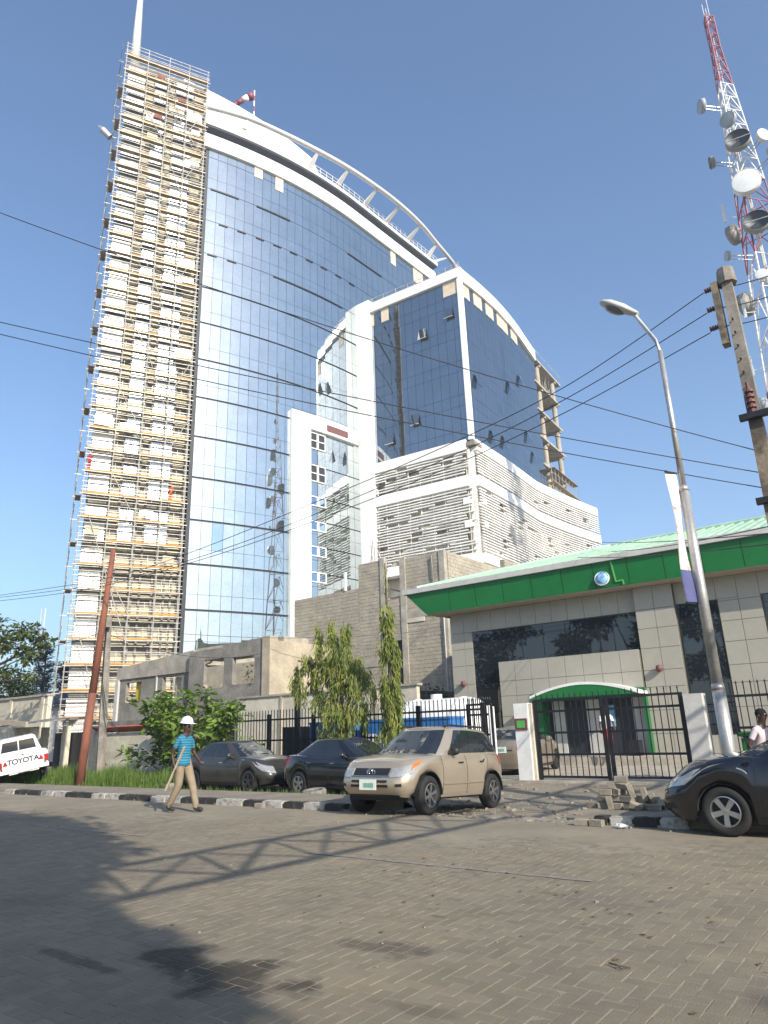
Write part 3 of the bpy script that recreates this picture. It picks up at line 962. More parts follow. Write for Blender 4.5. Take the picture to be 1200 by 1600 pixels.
# tilted open windows
for (x, z) in ((-4.9, 43.4), (-1.5, 44.8), (-9.7, 32.0), (-6.4, 33.4)):
    b = MB()
    b.box((x, -0.24, z), (1.0, 0.05, 1.35), 0, R(-15))
    f = b.build('open_window', 'wing_glass', wing)
    MB().box((x, -0.40, z - 0.66), (1.06, 0.08, 0.07), 0, R(-15)).build('sash', 'white_steel', f)
for (s, z) in ((5, 31.5), (8, 31.9), (10, 40), (13.5, 42.5), (14.2, 35.2), (3, 37), (16, 33)):
    k = min(len(UPs) - 2, int(s / 21 * len(UPs)))
    a, c = UPs[k], UPs[k + 1]
    ang = math.atan2(c[1] - a[1], c[0] - a[0])
    b = MB()
    b.mbox(Matrix.Translation((a[0] + 0.3, a[1], z)) @ Matrix.Rotation(ang, 4, 'Z') @ Matrix.Rotation(R(-14), 4, 'X') @ Matrix.Diagonal((0.95, 0.05, 1.4, 1)))
    b.build('open_window', 'wing_glass', wing)
b = MB()
for p in ([(-LW, 0.3), (-0.1, 0.3)], [(x - .4, y) for x, y in UPs]):
    pts = [Vector((*q, 0)) for q in p]
    L = sum((pts[i + 1] - pts[i]).length for i in range(len(pts) - 1))
    for dz in (0.55, 1.05): b.path([(q.x, q.y, ZP + dz + (rise(q.y) if len(pts) > 2 else 0)) for q in pts], 0.03, 4)
    n = int(L / 1.6)
    for i in range(n + 1):
        s = i / n * (len(pts) - 1); k = min(int(s), len(pts) - 2)
        q = pts[k].lerp(pts[k + 1], s - k)
        zr = rise(q.y) if len(pts) > 2 else 0
        b.tube((q.x, q.y, ZP - .1 + zr), (q.x, q.y, ZP + 1.15 + zr), 0.03, n=4)
for i in range(60):
    b.tube((random.uniform(-9, -1), random.uniform(0.6, 3.2), ZP), (random.uniform(-9, -1), random.uniform(0.6, 3.2), ZP + random.uniform(.4, 1.6)), 0.03, n=4)
b.build('roof_scaffold_rails', 'scaff_tube', wing, kind='stuff')
MB().b2((-9.5, 0.9, ZP - .3), (-0.8, 2.4, ZP + 0.35)).build('roof_upstand', 'render_tan', wing)
# podium
PR = [wl(-31.75, 57.75), wl(-31.8, 59.2), wl(-32.11, 65.98), wl(-32.72, 73.2), wl(-32.75, 75.6), wl(-32.3, 82.47), wl(-31.45, 90.4)]
PRs = cr(PR, 5)
b = MB()
poly = [(-LW, 1.2), (PRs[0][0] - 1.2, 1.2)] + [(x - 1.2, y) for x, y in PRs[3:]] + [(-LW, PRs[-1][1])]
b.prism(poly, 29.0, Matrix())
b.build('podium_wall', 'louvre_back', wing)
def band(b, path, z0, z1, o0, o1):
    rows = []
    for i, p in enumerate(path):
        a = Vector(path[max(i - 1, 0)]); c = Vector(path[min(i + 1, len(path) - 1)])
        t = (c - a).normalized(); nr = Vector((t.y, -t.x)); p = Vector(p)
        q, r_ = p + nr * o0, p + nr * o1
        rows.append([(q.x, q.y, z0), (r_.x, r_.y, z0), (r_.x, r_.y, z1), (q.x, q.y, z1)])
    b.grid(rows, close=True)
    b.add(rows[0], [(0, 1, 2, 3)]); b.add(rows[-1], [(3, 2, 1, 0)])
lp2 = [(-LW + 1.5, -0.12), (-0.55, -0.12)]
rp2 = PRs[3:]
for (z0, z1) in ((28.35, 29.5), (24.5, 25.65), (16.6, 17.6)):
    b = MB(); band(b, lp2, z0, z1, -1.0, 0.22); b.build('white_band', 'white_panel', wing)
    b = MB(); band(b, rp2, z0, z1, -1.0, 0.22); b.build('white_band', 'white_panel', wing)
b = MB()
b.b2((-0.52, -0.12, 10), (-0.34, 0.06, 28.6)); b.b2((-0.5, 0.35, 6), (-0.1, 0.75, 28.8))
b.build('corner_posts', 'louvre', wing)
b = MB()
b.b2((-1.3, -0.3, 28.75), (0.45, 1.4, 29.15))
b.build('corner_slab', 'concrete_grey', wing)
for (z0, z1) in ((22.6, 23.3), (20.2, 20.9)):
    pieces('corner_panel', 'white_panel', [bmx((-0.85, -0.36, (z0 + z1) / 2), (0.8, 0.06, z1 - z0)), bmx((0.42, 1.1, (z0 + z1) / 2), (0.06, 0.8, z1 - z0))], wing)
sl = []; sr = []
z = 17.9
while z < 28.3:
    if not (24.4 < z < 25.8):
        j = random.uniform(0, 1.2)
        for i, mx in wallpieces(lp2, z - .07, z + .07, 1.5, 0.02, 0.16, 0.10):
            if random.random() < 0.10: continue
            sl.append((z, Matrix.Translation((j - .6, 0, random.gauss(0, .012))) @ mx @ Matrix.Rotation(random.gauss(0, .02), 4, 'X') if random.random() < .8 else Matrix.Translation((j - .6, 0, 0)) @ mx @ Matrix.Rotation(R(random.uniform(-50, 50)), 4, 'X')))
        for i, mx in wallpieces(rp2, z - .07, z + .07, 1.5, 0.02, 0.16, 0.10):
            if random.random() < 0.05: continue
            sr.append((i, mx @ Matrix.Rotation(random.gauss(0, .05), 4, 'X')))
    z += 0.30
sl.sort(key=lambda q: -q[0]); sr.sort(key=lambda q: q[0])
pieces('slat', 'louvre', [m for _, m in sl] + [m for _, m in sr], wing)
b = MB()
for path in (lp2, rp2):
    for i, mx in wallpieces(path, 17.6, 24.5, 1.5, 0, 0.10, -0.08) + wallpieces(path, 25.6, 28.4, 1.5, 0, 0.10, -0.08):
        c = mx.translation; sc = mx.to_scale()
        b.mbox(Matrix.Translation(c) @ mx.to_3x3().normalized().to_4x4() @ Matrix.Translation((sc.x / 2, 0, 0)) @ Matrix.Diagonal((0.09, 0.12, sc.z, 1)))
b.build('slat_posts', 'louvre', wing)
for z in (20.8, 24.6, 27.0):
    b = MB(); band(b, lp2, z - .15, z + .15, -1.3, -0.5); band(b, rp2, z - .15, z + .15, -1.3, -0.5); b.build('floor_edge', 'concrete', wing)
# raw concrete frame at the back end
F0, F1 = wl(-33.5, 79.0), wl(-32.65, 88.6)
for z in (33.5, 37.4, 41.35, 45.4, 49.1):
    b = MB()
    b.b2((F0[0] - 6.5, F0[1], z - 0.28), (F0[0] + 0.2, F1[1] + (0 if z < 49 else 1.3), z + 0.02))
    s_ = b.build('floor_slab', 'concrete', wing)
    b = MB()
    b.b2((F0[0] - 6.5, F1[1] - 0.9, z - 0.62), (F0[0] + 0.1, F1[1] - 0.5, z - .28)); b.b2((F0[0] - 6.5, F0[1] + 2.6, z - .62), (F0[0] + .1, F0[1] + 3.0, z - .28))
    b.build('beam', 'concrete', s_)
for z0, z1 in ((29.3, 33.3), (33.5, 37.2), (37.4, 41.1), (41.4, 45.2), (45.4, 48.9)):
    for y in (F0[1] + 2.8, F1[1] - 0.7):
        for x in (F0[0] - 0.45, F0[0] - 5.8):
            MB().tube((x, y, z0), (x, y, z1 - .3), 0.34, n=12).build('column', 'concrete', wing)
b = MB()
for k in range(8):
    y = F0[1] + 0.3 + 1.35 * k
    b.tube((F0[0] + 0.9, y, 29), (F0[0] + 0.9, y, 33.2), 0.035, n=4)
    b.tube((F0[0] + 0.9, y, 49), (F0[0] + 0.3, y, 50.2), 0.03, n=4)
for z in (30.2, 31.2, 32.2, 33.0): b.tube((F0[0] + .9, F0[1], z), (F0[0] + .9, F1[1] + 1.6, z), 0.035, n=4)
for k in range(14):
    y = F0[1] + random.uniform(2.8, 9); b.tube((F0[0] - random.uniform(0, 2), y, 45.5), (F0[0] - random.uniform(0, 2), y + random.uniform(-.8, .8), 48.8), 0.035, n=4)
b.build('props', 'scaff_tube', wing, kind='stuff')
pieces('plank_deck', 'plank_dull', [bmx((F0[0] + 0.7, F0[1] + 5.6, 32.9), (0.9, 9.5, 0.07)), bmx((F0[0] + 0.8, F0[1] + 5.2, 30.7), (0.9, 10.5, 0.07))], wing)
# ------------------------------------------------------------------ the bank
bank = thing('bank_building', 'low bank with white wall panels, a slanting green fascia and green ribbed roof', 'bank', (-17.4, 28, 0))
b = MB()
b.b2((-17.30, 28.06, 0), (8, 42, 6.62))
b.b2((-14.72, 27.62, 0), (-13.30, 28.1, 4.14)); b.b2((-8.75, 27.62, 0), (-8.66, 28.1, 4.14)); b.b2((-13.3, 27.62, 2.95), (-8.7, 28.1, 4.14))
b.b2((-8.60, 27.80, 0), (-7.16, 28.1, 6.6))
b.build('wall_core', 'tile_joint', bank, w=True)
MB().b2((-17.6, 26.4, 0), (8, 28.05, 0.30)).build('plinth', 'concrete', bank, w=True)
tiles = []
def tilefield(x0, x1, z0, z1, y, holes, nx, zr):
    st = (x1 - x0) / nx
    for a, c in zip(zr, zr[1:]):
        for i in range(nx):
            xa, xb = x0 + i * st, x0 + (i + 1) * st
            segs = [(xa, xb, a, c)]
            for (hx0, hx1, hz0, hz1) in holes:
                new = []
                for (p, q, r_, s_) in segs:
                    if q <= hx0 + .02 or p >= hx1 - .02 or s_ <= hz0 + .02 or r_ >= hz1 - .02: new.append((p, q, r_, s_)); continue
                    if r_ < hz0 - .02: new.append((p, q, r_, hz0))
                    if s_ > hz1 + .02: new.append((p, q, hz1, s_))
                    rr, ss = max(r_, hz0), min(s_, hz1)
                    if p < hx0 - .02: new.append((p, hx0, rr, ss))
                    if q > hx1 + .02: new.append((hx1, q, rr, ss))
                segs = new
            for (p, q, r_, s_) in segs:
                if q - p < .05 or s_ - r_ < .05: continue
                tiles.append(bmx(((p + q) / 2, y - .01, (r_ + s_) / 2), (q - p - .016, 0.05, s_ - r_ - .016), random.gauss(0, .0012), random.gauss(0, .0012)))
ZR = [0.31, 1.04, 1.88, 2.72, 3.34, 4.17, 4.92, 5.66, 6.56]
H1 = (-16.2, -14.72, 0.9, 5.66); H2 = (-16.2, -8.62, 4.17, 5.66); H3 = (-14.74, -8.62, 0, 4.18)
tilefield(-17.35, -8.62, 0, 6.6, 28.03, [H1, H2, H3], 12, ZR)
tilefield(-14.74, -8.66, 0, 4.2, 27.60, [(-13.30, -8.62, 0, 2.74)], 8, [0.31, 1.04, 1.88, 2.72, 3.34, 4.17])
tilefield(-8.62, -7.14, 0, 6.6, 27.78, [], 2, ZR)
tilefield(-7.14, 7.6, 0, 6.6, 28.03, [(-7.14, -5.64, 0.95, 5.74), (-4.15, -2.6, 0.95, 5.74)], 20, ZR)
pieces('wall_panel', 'tile_white', tiles, bank, w=True)
pan = []
for (x0, x1, z0, z1, nx, nz) in ((-16.2, -14.76, 0.95, 5.64, 1, 4), (-14.76, -8.66, 4.2, 5.64, 6, 1), (-7.12, -5.66, 0.97, 5.72, 2, 5), (-4.13, -2.62, 0.97, 5.72, 2, 5)):
    for i in range(nx):
        for j in range(nz):
            a, c = x0 + (x1 - x0) * i / nx, x0 + (x1 - x0) * (i + 1) / nx
            d, e = z0 + (z1 - z0) * j / nz, z0 + (z1 - z0) * (j + 1) / nz
            pan.append(bmx(((a + c) / 2, 28.04, (d + e) / 2), (c - a - .03, 0.03, e - d - .03), random.gauss(0, .003), random.gauss(0, .003)))
pieces('window_pane', 'bank_glass', pan, bank, w=True)
# recessed entrance
b = MB()
b.b2((-13.3, 27.5, 0.3), (-12.85, 28.05, 2.74)); b.b2((-8.75, 27.56, 0.3), (-8.62, 28.02, 2.74)); b.b2((-12.85, 27.5, 2.45), (-8.75, 28.05, 2.74))
b.build('portal', 'green', bank, w=True)
b = MB()
n = 20
rows = []
for i in range(n + 1):
    u = i / n
    x = -13.0 + 4.4 * u
    h = 2.60 + 0.44 * math.sin(PI * u) ** 0.9
    rows.append([(x, 28.0, h - .10), (x, 26.7, h - .10), (x, 26.7, h), (x, 28.0, h)])
b.grid(rows, close=True); b.add(rows[0], [(0, 1, 2, 3)]); b.add(rows[-1], [(3, 2, 1, 0)])
cn = b.build('canopy', 'white_paint', bank, w=True)
b = MB()
b.grid([[(x, 26.72, 2.5), (x, 26.72, h)] for x, h in ((r_[0][0], r_[0][2]) for r_ in rows)])
b.build('canopy_front', 'green', cn)
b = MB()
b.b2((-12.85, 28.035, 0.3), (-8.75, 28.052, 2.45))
b.build('entrance_shade', 'dark_gap', bank, w=True)  # near-black sheet paints the shade inside the entrance
for (x0, x1) in ((-12.6, -12.1), (-11.15, -10.6), (-9.3, -8.85)):
    MB().b2((x0, 27.92, 0.3), (x1, 28.03, 2.4)).build('door_frame', 'cap_grey', bank, w=True)
MB().b2((-10.45, 27.90, 1.35), (-10.0, 27.95, 2.15)).build('poster', 'logo_blue', bank, w=True)
# fascia, cap, soffit
xl0, xl1 = -18.05, -19.05
n = 19; fas = []
for i in range(n):
    a0, a1 = i / n, (i + 1) / n
    def bx(a): return xl0 + (8 - xl0) * a
    def tx(a): return bx(a) if a > 0 else xl1
    g = 0.012
    m = MB()
    y0, y1, z0, z1 = 27.05, 26.92, 6.60, 7.62
    vs = [(bx(a0) + g, y0, z0), (bx(a1) - g, y0, z0), (tx(a1) - g, y1, z1), (tx(a0) + g, y1, z1)]
    vs += [(x, y + 0.06, z) for x, y, z in vs]
    m.add(vs, [(0, 1, 2, 3), (7, 6, 5, 4), (0, 4, 5, 1), (1, 5, 6, 2), (2, 6, 7, 3), (3, 7, 4, 0)])
    m.build('fascia_panel', 'green', bank, w=True)
b = MB()
b.add([(xl0, 27.11, 6.62), (8, 27.11, 6.62), (8, 26.98, 7.6), (xl1, 26.98, 7.6), (xl0, 30, 6.62), (8, 30, 6.62), (8, 30, 7.6), (xl1, 30, 7.6)],
      [(0, 1, 2, 3), (7, 6, 5, 4), (0, 4, 5, 1), (1, 5, 6, 2), (2, 6, 7, 3), (3, 7, 4, 0)])
b.build('fascia_core', 'tile_joint', bank, w=True)
MB().b2((xl0 + .05, 27.08, 6.565), (8, 28.2, 6.61)).build('soffit', 'soffit', bank, w=True)
MB().b2((xl1 - .12, 26.80, 7.63), (8, 30, 7.86)).build('roof_cap', 'cap_grey', bank, w=True)
# hipped ribbed roof
RZ = 10.05; RYY = 34.5
def roofz(y): return 7.9 + (RZ - 7.9) * (y - 27.2) / (RYY - 27.2)
b = MB()
b.add([(-18.6, 27.2, 7.88), (8, 27.2, 7.88), (8, RYY, RZ), (-11.5, RYY, RZ), (-18.6, 42, 7.88), (8, 42, 7.88)], [(0, 1, 2, 3), (0, 3, 4), (3, 2, 5, 4)])
rf = b.build('roof', 'green_roof', bank, w=True)
ribs = []
for i in range(58):
    x = -18.3 + i * 0.42
    y1 = RYY if x > -11.5 else 27.2 + (x + 18.6) / 7.1 * (RYY - 27.2)
    if y1 - 27.2 < .3: continue
    ribs.append(barmx((x, 27.2, 7.92), (x, y1, roofz(y1) + .03), 0.09, 0.09))
pieces('roof_rib', 'green_roof', ribs, rf)
MB().path([(-18.6, 27.2, 7.95), (-11.5, RYY, RZ + .05), (8, RYY, RZ + .05)], 0.10, 6).build('ridge_cap', 'green_roof', rf)
lm = Matrix.Translation((-9.49, 26.95, 6.97)) @ Matrix.Rotation(R(82), 4, 'X')
b = MB()
b.lathe([(0.0, 0.12), (0.12, 0.115), (0.21, 0.08), (0.25, 0.03), (0.26, -0.03)], 24, lm)
lg = b.build('round_logo', 'logo_blue', bank, w=True, smooth=True)
b = MB(); b.lathe([(0.245, 0.0), (0.285, 0.05), (0.30, 0.0), (0.285, -0.05)], 24, lm); b.build('logo_ring', 'white', lg)
b = MB()
def fz(x, z): return (x, 27.03 - (z - 6.6) * 0.13, z)
b.bar(fz(-9.05, 7.6), fz(-8.98, 6.78), 0.05); b.bar(fz(-8.98, 6.78), fz(-8.70, 6.80), 0.05); b.bar(fz(-8.70, 6.80), fz(-8.69, 6.62), 0.05)
b.build('logo_edge', 'green_light', bank, w=True)
for x in (-16.74, -7.99):
    b = MB()
    yy = 28.0 if x < -10 else 27.75
    b.lathe([(0.0, 0.16), (0.09, 0.14), (0.12, 0.05), (0.12, -0.06), (0.05, -0.10), (0, -.10)], 12, Matrix.Translation((x, yy - .14, 3.36)) @ Matrix.Rotation(R(20), 4, 'X'))
    b.tube((x, yy, 3.36), (x, yy - .1, 3.36), 0.03)
    b.build('wall_lamp', 'maroon', bank, w=True, smooth=True)
MB().b2((-9.3, 26.9, 0.3), (-8.9, 27.3, 0.85)).build('planter', 'dark_metal', bank, w=True)

# ------------------------------------------------------------------ unfinished block building
def blocks(x0, x1, z0, z1, holes=(), bl=0.45, bh=0.235):
    out = []
    r_ = 0
    z = z0
    while z < z1 - .05:
        h = min(bh, z1 - z)
        x = x0 - (bl / 2 if r_ % 2 else 0)
        while x < x1:
            a, c = max(x, x0), min(x + bl, x1)
            x += bl
            if c - a < .06: continue
            mid = ((a + c) / 2, z + h / 2)
            if any(q[0] < mid[0] < q[1] and q[2] < mid[1] < q[3] for q in holes): continue
            out.append((mid[0], mid[1], c - a - .014, h - .014))
        z += bh; r_ += 1
    return out
bb = thing('block_building', 'unfinished three storey building of raw grey concrete blocks behind the bank', 'building', (-29, 36, 0))
hol = [(-27.15, -25.85, 3, 7.2)]
b = MB()
b.b2((-35.4, 36.06, 0), (-29.35, 36.3, 10.70)); b.b2((-29.35, 36.06, 0), (-27.15, 36.3, 12.35)); b.b2((-25.8, 36.06, 0), (-22.46, 44, 12.1)); b.b2((-27.15, 36.06, 7.2), (-25.8, 36.3, 9.6))
b.b2((-22.75, 44, 0), (-22.46, 52, 12.9)); b.b2((-27.15, 39, 0), (-25.8, 39.3, 11.3))
b.build('wall_core', 'mortar', bb, w=True)
mx = [bmx((x, 36.03 + random.gauss(0, .006), z), (w_, 0.12, h)) for x, z, w_, h in
      blocks(-25.45, -22.75, 3.4, 12.1) + blocks(-29.35, -27.45, 8.0, 12.3) + blocks(-35.4, -29.35, 6.0, 10.7) + blocks(-27.15, -25.8, 7.2, 9.6) + blocks(-29.35, -27.45, 4, 8)]
my = [bmx((-22.43 + random.gauss(0, .006), y, z), (0.12, w_, h)) for y, z, w_, h in blocks(36.3, 44, 6.5, 12.1) + blocks(44, 52, 7.5, 12.9)]
m3 = [bmx((x, 38.97, z), (w_, 0.12, h)) for x, z, w_, h in blocks(-27.1, -25.8, 9.4, 11.3)]
pieces('concrete_block', 'block', mx[:240] + my[-0:][:60] + mx[240:] + my[60:] + m3, bb, w=True)
for (x0, x1, z1) in ((-27.45, -27.10, 12.45), (-25.85, -25.42, 12.2), (-22.80, -22.40, 12.15)):
    MB().b2((x0, 35.9, 0), (x1, 36.25, z1)).build('column', 'concrete', bb, w=True)
MB().b2((-25.5, 35.93, 8.2), (-22.7, 36.1, 8.75)).build('ring_beam', 'concrete', bb, w=True)
MB().b2((-25.45, 35.91, 7.9), (-24.1, 36.0, 8.18)).build('plaster_patch', 'render_cream', bb, w=True)
MB().b2((-35.4, 35.93, 5.4), (-27.2, 36.1, 5.9)).build('floor_beam', 'concrete', bb, w=True)
MB().b2((-27.4, 35.95, 6.9), (-25.85, 36.1, 7.3)).build('lintel', 'concrete', bb, w=True)
MB().b2((-27.1, 36.4, 0), (-25.9, 36.5, 7)).build('opening_shade', 'dark_gap', bb, w=True)  # near-black sheet put in for the shade inside the tall opening
b = MB(); b.bar((-27.1, 38.5, 9.9), (-25.9, 36.4, 10.5), .08); b.bar((-27.1, 36.5, 10.4), (-25.9, 38.4, 10.0), .08); b.bar((-27.1, 36.5, 9.75), (-25.9, 36.5, 9.8), .1)
b.build('props', 'wood_pale', bb, w=True)
MB().path([(-23.3, 35.85, 11.9), (-23.2, 35.85, 9.3), (-23.2, 35.85, 8.9)], 0.05, 6).build('drain_pipe', 'zinc', bb, w=True)
MB().path([(-22.62, 35.85, 8.0), (-22.6, 35.85, 3.4)], 0.045, 6).build('drain_pipe', 'cap_grey', bb, w=True)
b = MB()
for i in range(10): b.tube((-28.4 + .12 * i, 36.15, 12.3), (-28.4 + .12 * i + random.uniform(-.3, .3), 36.1, 12.3 + random.uniform(.3, 1.5)), .012, n=4)
b.build('starter_bars', 'rust', bb, w=True, kind='stuff')
MB().b2((-30.6, 35.9, 10.7), (-30.45, 36.05, 12.0)).build('vent_pipe', 'white_paint', bb, w=True)
MB().b2((-26.6, 30.6, 3.15), (-21.5, 35.9, 3.45)).build('lean_to_roof', 'concrete_grey', bb, w=True)

# ------------------------------------------------------------------ roofless grey building
ru = thing('ruined_building', 'roofless two storey grey rendered building with broken window holes', 'building', (-36, 27, 0))
def holed(b, x0, x1, z0, z1, y0, y1, holes, mi=0):
    """wall in the xz plane with rectangular holes, as abutting boxes"""
    xs = sorted(set([x0, x1] + [h[0] for h in holes] + [h[1] for h in holes]))
    for a, c in zip(xs, xs[1:]):
        zs = [z0]
        for h in sorted(holes, key=lambda q: q[2]):
            if h[0] <= a + 1e-6 and h[1] >= c - 1e-6: zs += [h[2], h[3]]
        zs.append(z1)
        for k in range(0, len(zs), 2):
            if zs[k + 1] - zs[k] > .01: b.b2((a, y0, zs[k]), (c, y1, zs[k + 1]), mi)
b = MB()
holed(b, -42.6, -34.92, 0, 5.25, 27, 27.25, [(-41.9, -40.2, 3.75, 5.0), (-38.0, -36.1, 3.6, 5.1)])
b.build('front_wall', 'concrete_grey', ru, w=True)
b = MB()
b.add([(-42.9, 26.9, 5.25), (-34.95, 26.9, 5.25), (-34.95, 26.9, 6.5), (-42.9, 26.9, 6.0), (-42.9, 27.4, 5.25), (-34.95, 27.4, 5.25), (-34.95, 27.4, 6.5), (-42.9, 27.4, 6.0)],
      [(0, 1, 2, 3), (7, 6, 5, 4), (0, 4, 5, 1), (1, 5, 6, 2), (2, 6, 7, 3), (3, 7, 4, 0)])
b.build('parapet', 'concrete', ru, w=True)
MB().b2((-42.95, 26.85, 0), (-42.6, 27.3, 5.25)).build('corner_pier', 'cap_grey', ru, w=True)
b = MB()
holed(b, -34.9, -28.0, 0, 6.35, 26.6, 26.85, [(-33.5, -31.75, 4.1, 5.75), (-31.0, -29.2, 4.2, 5.7)])
b.b2((-31.9, 26.6, 6.35), (-28.0, 26.85, 6.5)); b.b2((-29.6, 26.6, 6.5), (-28.0, 26.85, 6.58))
b.build('end_block_wall', 'concrete_grey', ru, w=True)
MB().b2((-28.3, 26.86, 0), (-27.98, 33, 6.4)).build('side_wall', 'render_tan', ru, w=True)
MB().b2((-28.5, 26.5, 0), (-27.9, 27.1, 6.62)).build('corner_pier', 'render_tan', ru, w=True)
MB().b2((-42.6, 32.6, 0), (-28.3, 32.9, 6.2)).build('back_wall', 'render_tan', ru, w=True)
MB().b2((-41.2, 27.3, 3.6), (-40.1, 27.36, 5.05)).build('yellow_board', 'yellow', ru, w=True)
MB().b2((-37.1, 27.35, 3.4), (-36.3, 28.6, 5.1)).build('inner_pier', 'render_tan', ru, w=True)
b = MB()
for (x, z) in ((-33.5, 4.1), (-31.75, 4.1), (-33.5, 5.75), (-31.0, 4.2), (-29.2, 5.7), (-41.9, 3.75), (-38.0, 3.6), (-36.1, 5.1)):
    for i in range(9): b.box((x + random.gauss(0, .12), 26.75 + (0.4 if x < -35 else 0), z + random.gauss(0, .14)), (random.uniform(.08, .3), .22, random.uniform(.06, .25)), rx=random.uniform(-.3, .3), ry=random.uniform(-.5, .5))
b.build('broken_edges', 'render_tan', ru, w=True, kind='stuff')
MB().b2((-38.6, 26.92, 3.2), (-38.5, 27.02, 5.2)).build('pipe', 'cap_grey', ru, w=True)
# slab roof between ruin and tower
cp = MB().b2((-43.5, 33.6, 7.0), (-34, 36.2, 7.8)).build('flat_canopy', 'concrete')
tag(cp, 'flat concrete canopy seen between ruined building and mirror glass tower', 'canopy')

# ------------------------------------------------------------------ walls and yard things behind the fence
yw = thing('yard_wall', 'cream rendered yard wall behind the black fence and weeping trees', 'wall', (-22, 24.5, 0))
MB().b2((-28.0, 24.5, 0), (-17.0, 24.72, 3.25)).build('wall_face', 'render_cream', yw, w=True)
MB().b2((-28.1, 24.42, 3.25), (-16.9, 24.8, 3.34)).build('coping', 'concrete', yw, w=True)
for x in (-25.0, -22.0, -19.2): MB().b2((x, 24.44, 0), (x + .14, 24.5, 3.24)).build('pilaster', 'render_tan', yw, w=True)
def cabinet(x0, x1, lab, tx):
    c = thing('generator_cabinet', lab, 'cabinet', (x0, 20.6, 0), group='blue cabinets behind the fence')
    MB().b2((x0, 20.6, 0.12), (x1, 21.5, 1.80)).build('housing', 'blue', c, w=True)
    MB().b2((x0 - .03, 20.57, 1.80), (x1 + .03, 21.53, 1.88)).build('lid', 'blue', c, w=True)
    MB().b2((x0 + .05, 20.63, 0), (x1 - .05, 21.45, 0.12)).build('skid', 'dark_metal', c, w=True)
    n = max(1, round((x1 - x0) / 1.1))
    for i in range(n): MB().b2((x0 + (x1 - x0) * i / n + .05, 20.585, 0.2), (x0 + (x1 - x0) * (i + 1) / n - .05, 20.6, 1.72)).build('door', 'blue', c, w=True)
    lettering('ETIM', 0.42, 'white', c, Matrix.Translation((tx, 20.575, 1.22)) @ Matrix.Rotation(PI / 2, 4, 'X'), bold=0.012, w=True)
cabinet(-19.4, -17.5, 'blue generator cabinet lettered in white left of the weeping trees', -18.55)
cabinet(-16.9, -13.0, 'long blue generator cabinet lettered in white below the white tank', -16.35)
MB_ = MB()
tk = thing('water_tank', 'big white horizontal cylindrical tank on stands behind the fence', 'tank', (-14.6, 22.6, 0))
b = MB()
b.lathe([(0.0, -1.95), (0.45, -1.9), (0.8, -1.75), (1.0, -1.5), (1.06, -1.25), (1.06, 1.25), (1.0, 1.5), (0.8, 1.75), (0.45, 1.9), (0, 1.95)], 32, Matrix.Translation((-14.6, 22.6, 1.50)) @ Matrix.Rotation(PI / 2, 4, 'Y'))
b.build('shell', 'tank_white', tk, w=True, smooth=True)
for x in (-15.6, -13.6):
    MB().b2((x - .15, 21.8, 0), (x + .15, 23.4, 0.75)).build('saddle', 'concrete', tk, w=True)
    b = MB(); b.lathe([(1.06, -.05), (1.09, -.05), (1.09, .05), (1.06, .05)], 32, Matrix.Translation((x, 22.6, 1.5)) @ Matrix.Rotation(PI / 2, 4, 'Y')); b.build('strap', 'tank_white', tk, w=True)
MB().tube((-14.8, 22.6, 2.5), (-14.8, 22.6, 2.72), .22, n=14).build('manhole', 'tank_white', tk, w=True)
pp = MB().b2((-19.75, 20.1, 0), (-19.58, 20.27, 3.3)).build('steel_post', 'dark_metal')
tag(pp, 'lone dark square steel post standing behind fence near blue cabinet', 'post')
dk = MB().b2((-20.9, 20.6, 0), (-19.9, 21.3, 1.75)).b2((-20.85, 20.57, .1), (-19.95, 20.6, 1.65)).build('switch_box', 'dark_metal')
tag(dk, 'dark grey upright metal box behind fence left of blue cabinet', 'cabinet')
hd = thing('hedge', 'dark green hedge under the lean-to beside the block building', 'hedge', (-24, 30, 0))

# ------------------------------------------------------------------ the left side of the street
lw_ = thing('compound_wall', 'tall cream compound wall behind the white pickup', 'wall', (-40, 19.5, 0))
MB().b2((-48, 19.5, 0), (-37.4, 19.75, 3.85)).build('wall_face', 'render_cream', lw_, w=True)
for x in (-38.0, -41.5): MB().b2((x, 19.44, 0), (x + .3, 19.5, 3.85)).build('pilaster', 'render_cream', lw_, w=True)
MB().b2((-48, 19.4, 3.85), (-37.35, 19.85, 3.95)).build('coping', 'concrete', lw_, w=True)
sh = thing('gatehouse', 'small shabby gatehouse with rusty sheet roof left of black gate', 'hut', (-34.5, 17.6, 0))
for (x, y) in ((-35.6, 17.2), (-33.9, 17.2), (-35.6, 18.6), (-33.2, 18.4)): MB().b2((x - .14, y - .14, 0), (x + .14, y + .14, 2.2)).build('pillar', 'render_cream', sh, w=True)
b = MB(); holed(b, -35.5, -34.0, 0, 2.2, 17.2, 17.35, [(-35.2, -34.3, 1.1, 1.9)]); b.build('front_wall', 'render_tan', sh, w=True)
MB().b2((-35.2, 17.4, 1.0), (-34.3, 17.45, 2.0)).build('room_shade', 'dark_gap', sh, w=True)  # thin near-black sheet stands for the unlit room behind the window hole
b = MB(); b.add([(-36.2, 16.6, 2.25), (-32.6, 16.6, 2.35), (-32.6, 19.2, 2.55), (-36.2, 19.2, 2.6), (-36.2, 16.6, 2.31), (-32.6, 16.6, 2.41), (-32.6, 19.2, 2.61), (-36.2, 19.2, 2.66)], [(3, 2, 1, 0), (4, 5, 6, 7), (0, 1, 5, 4), (1, 2, 6, 5), (2, 3, 7, 6), (3, 0, 4, 7)])
b.build('sheet_roof', 'zinc', sh, w=True)
MB().box((-34.7, 16.55, 2.4), (2.6, 0.1, 0.22), ry=R(4)).build('fascia_board', 'wood_pale', sh, w=True)
bg_ = thing('solid_gate', 'black sheet metal gate with white lattice on top behind the grass', 'gate', (-33, 18.6, 0))
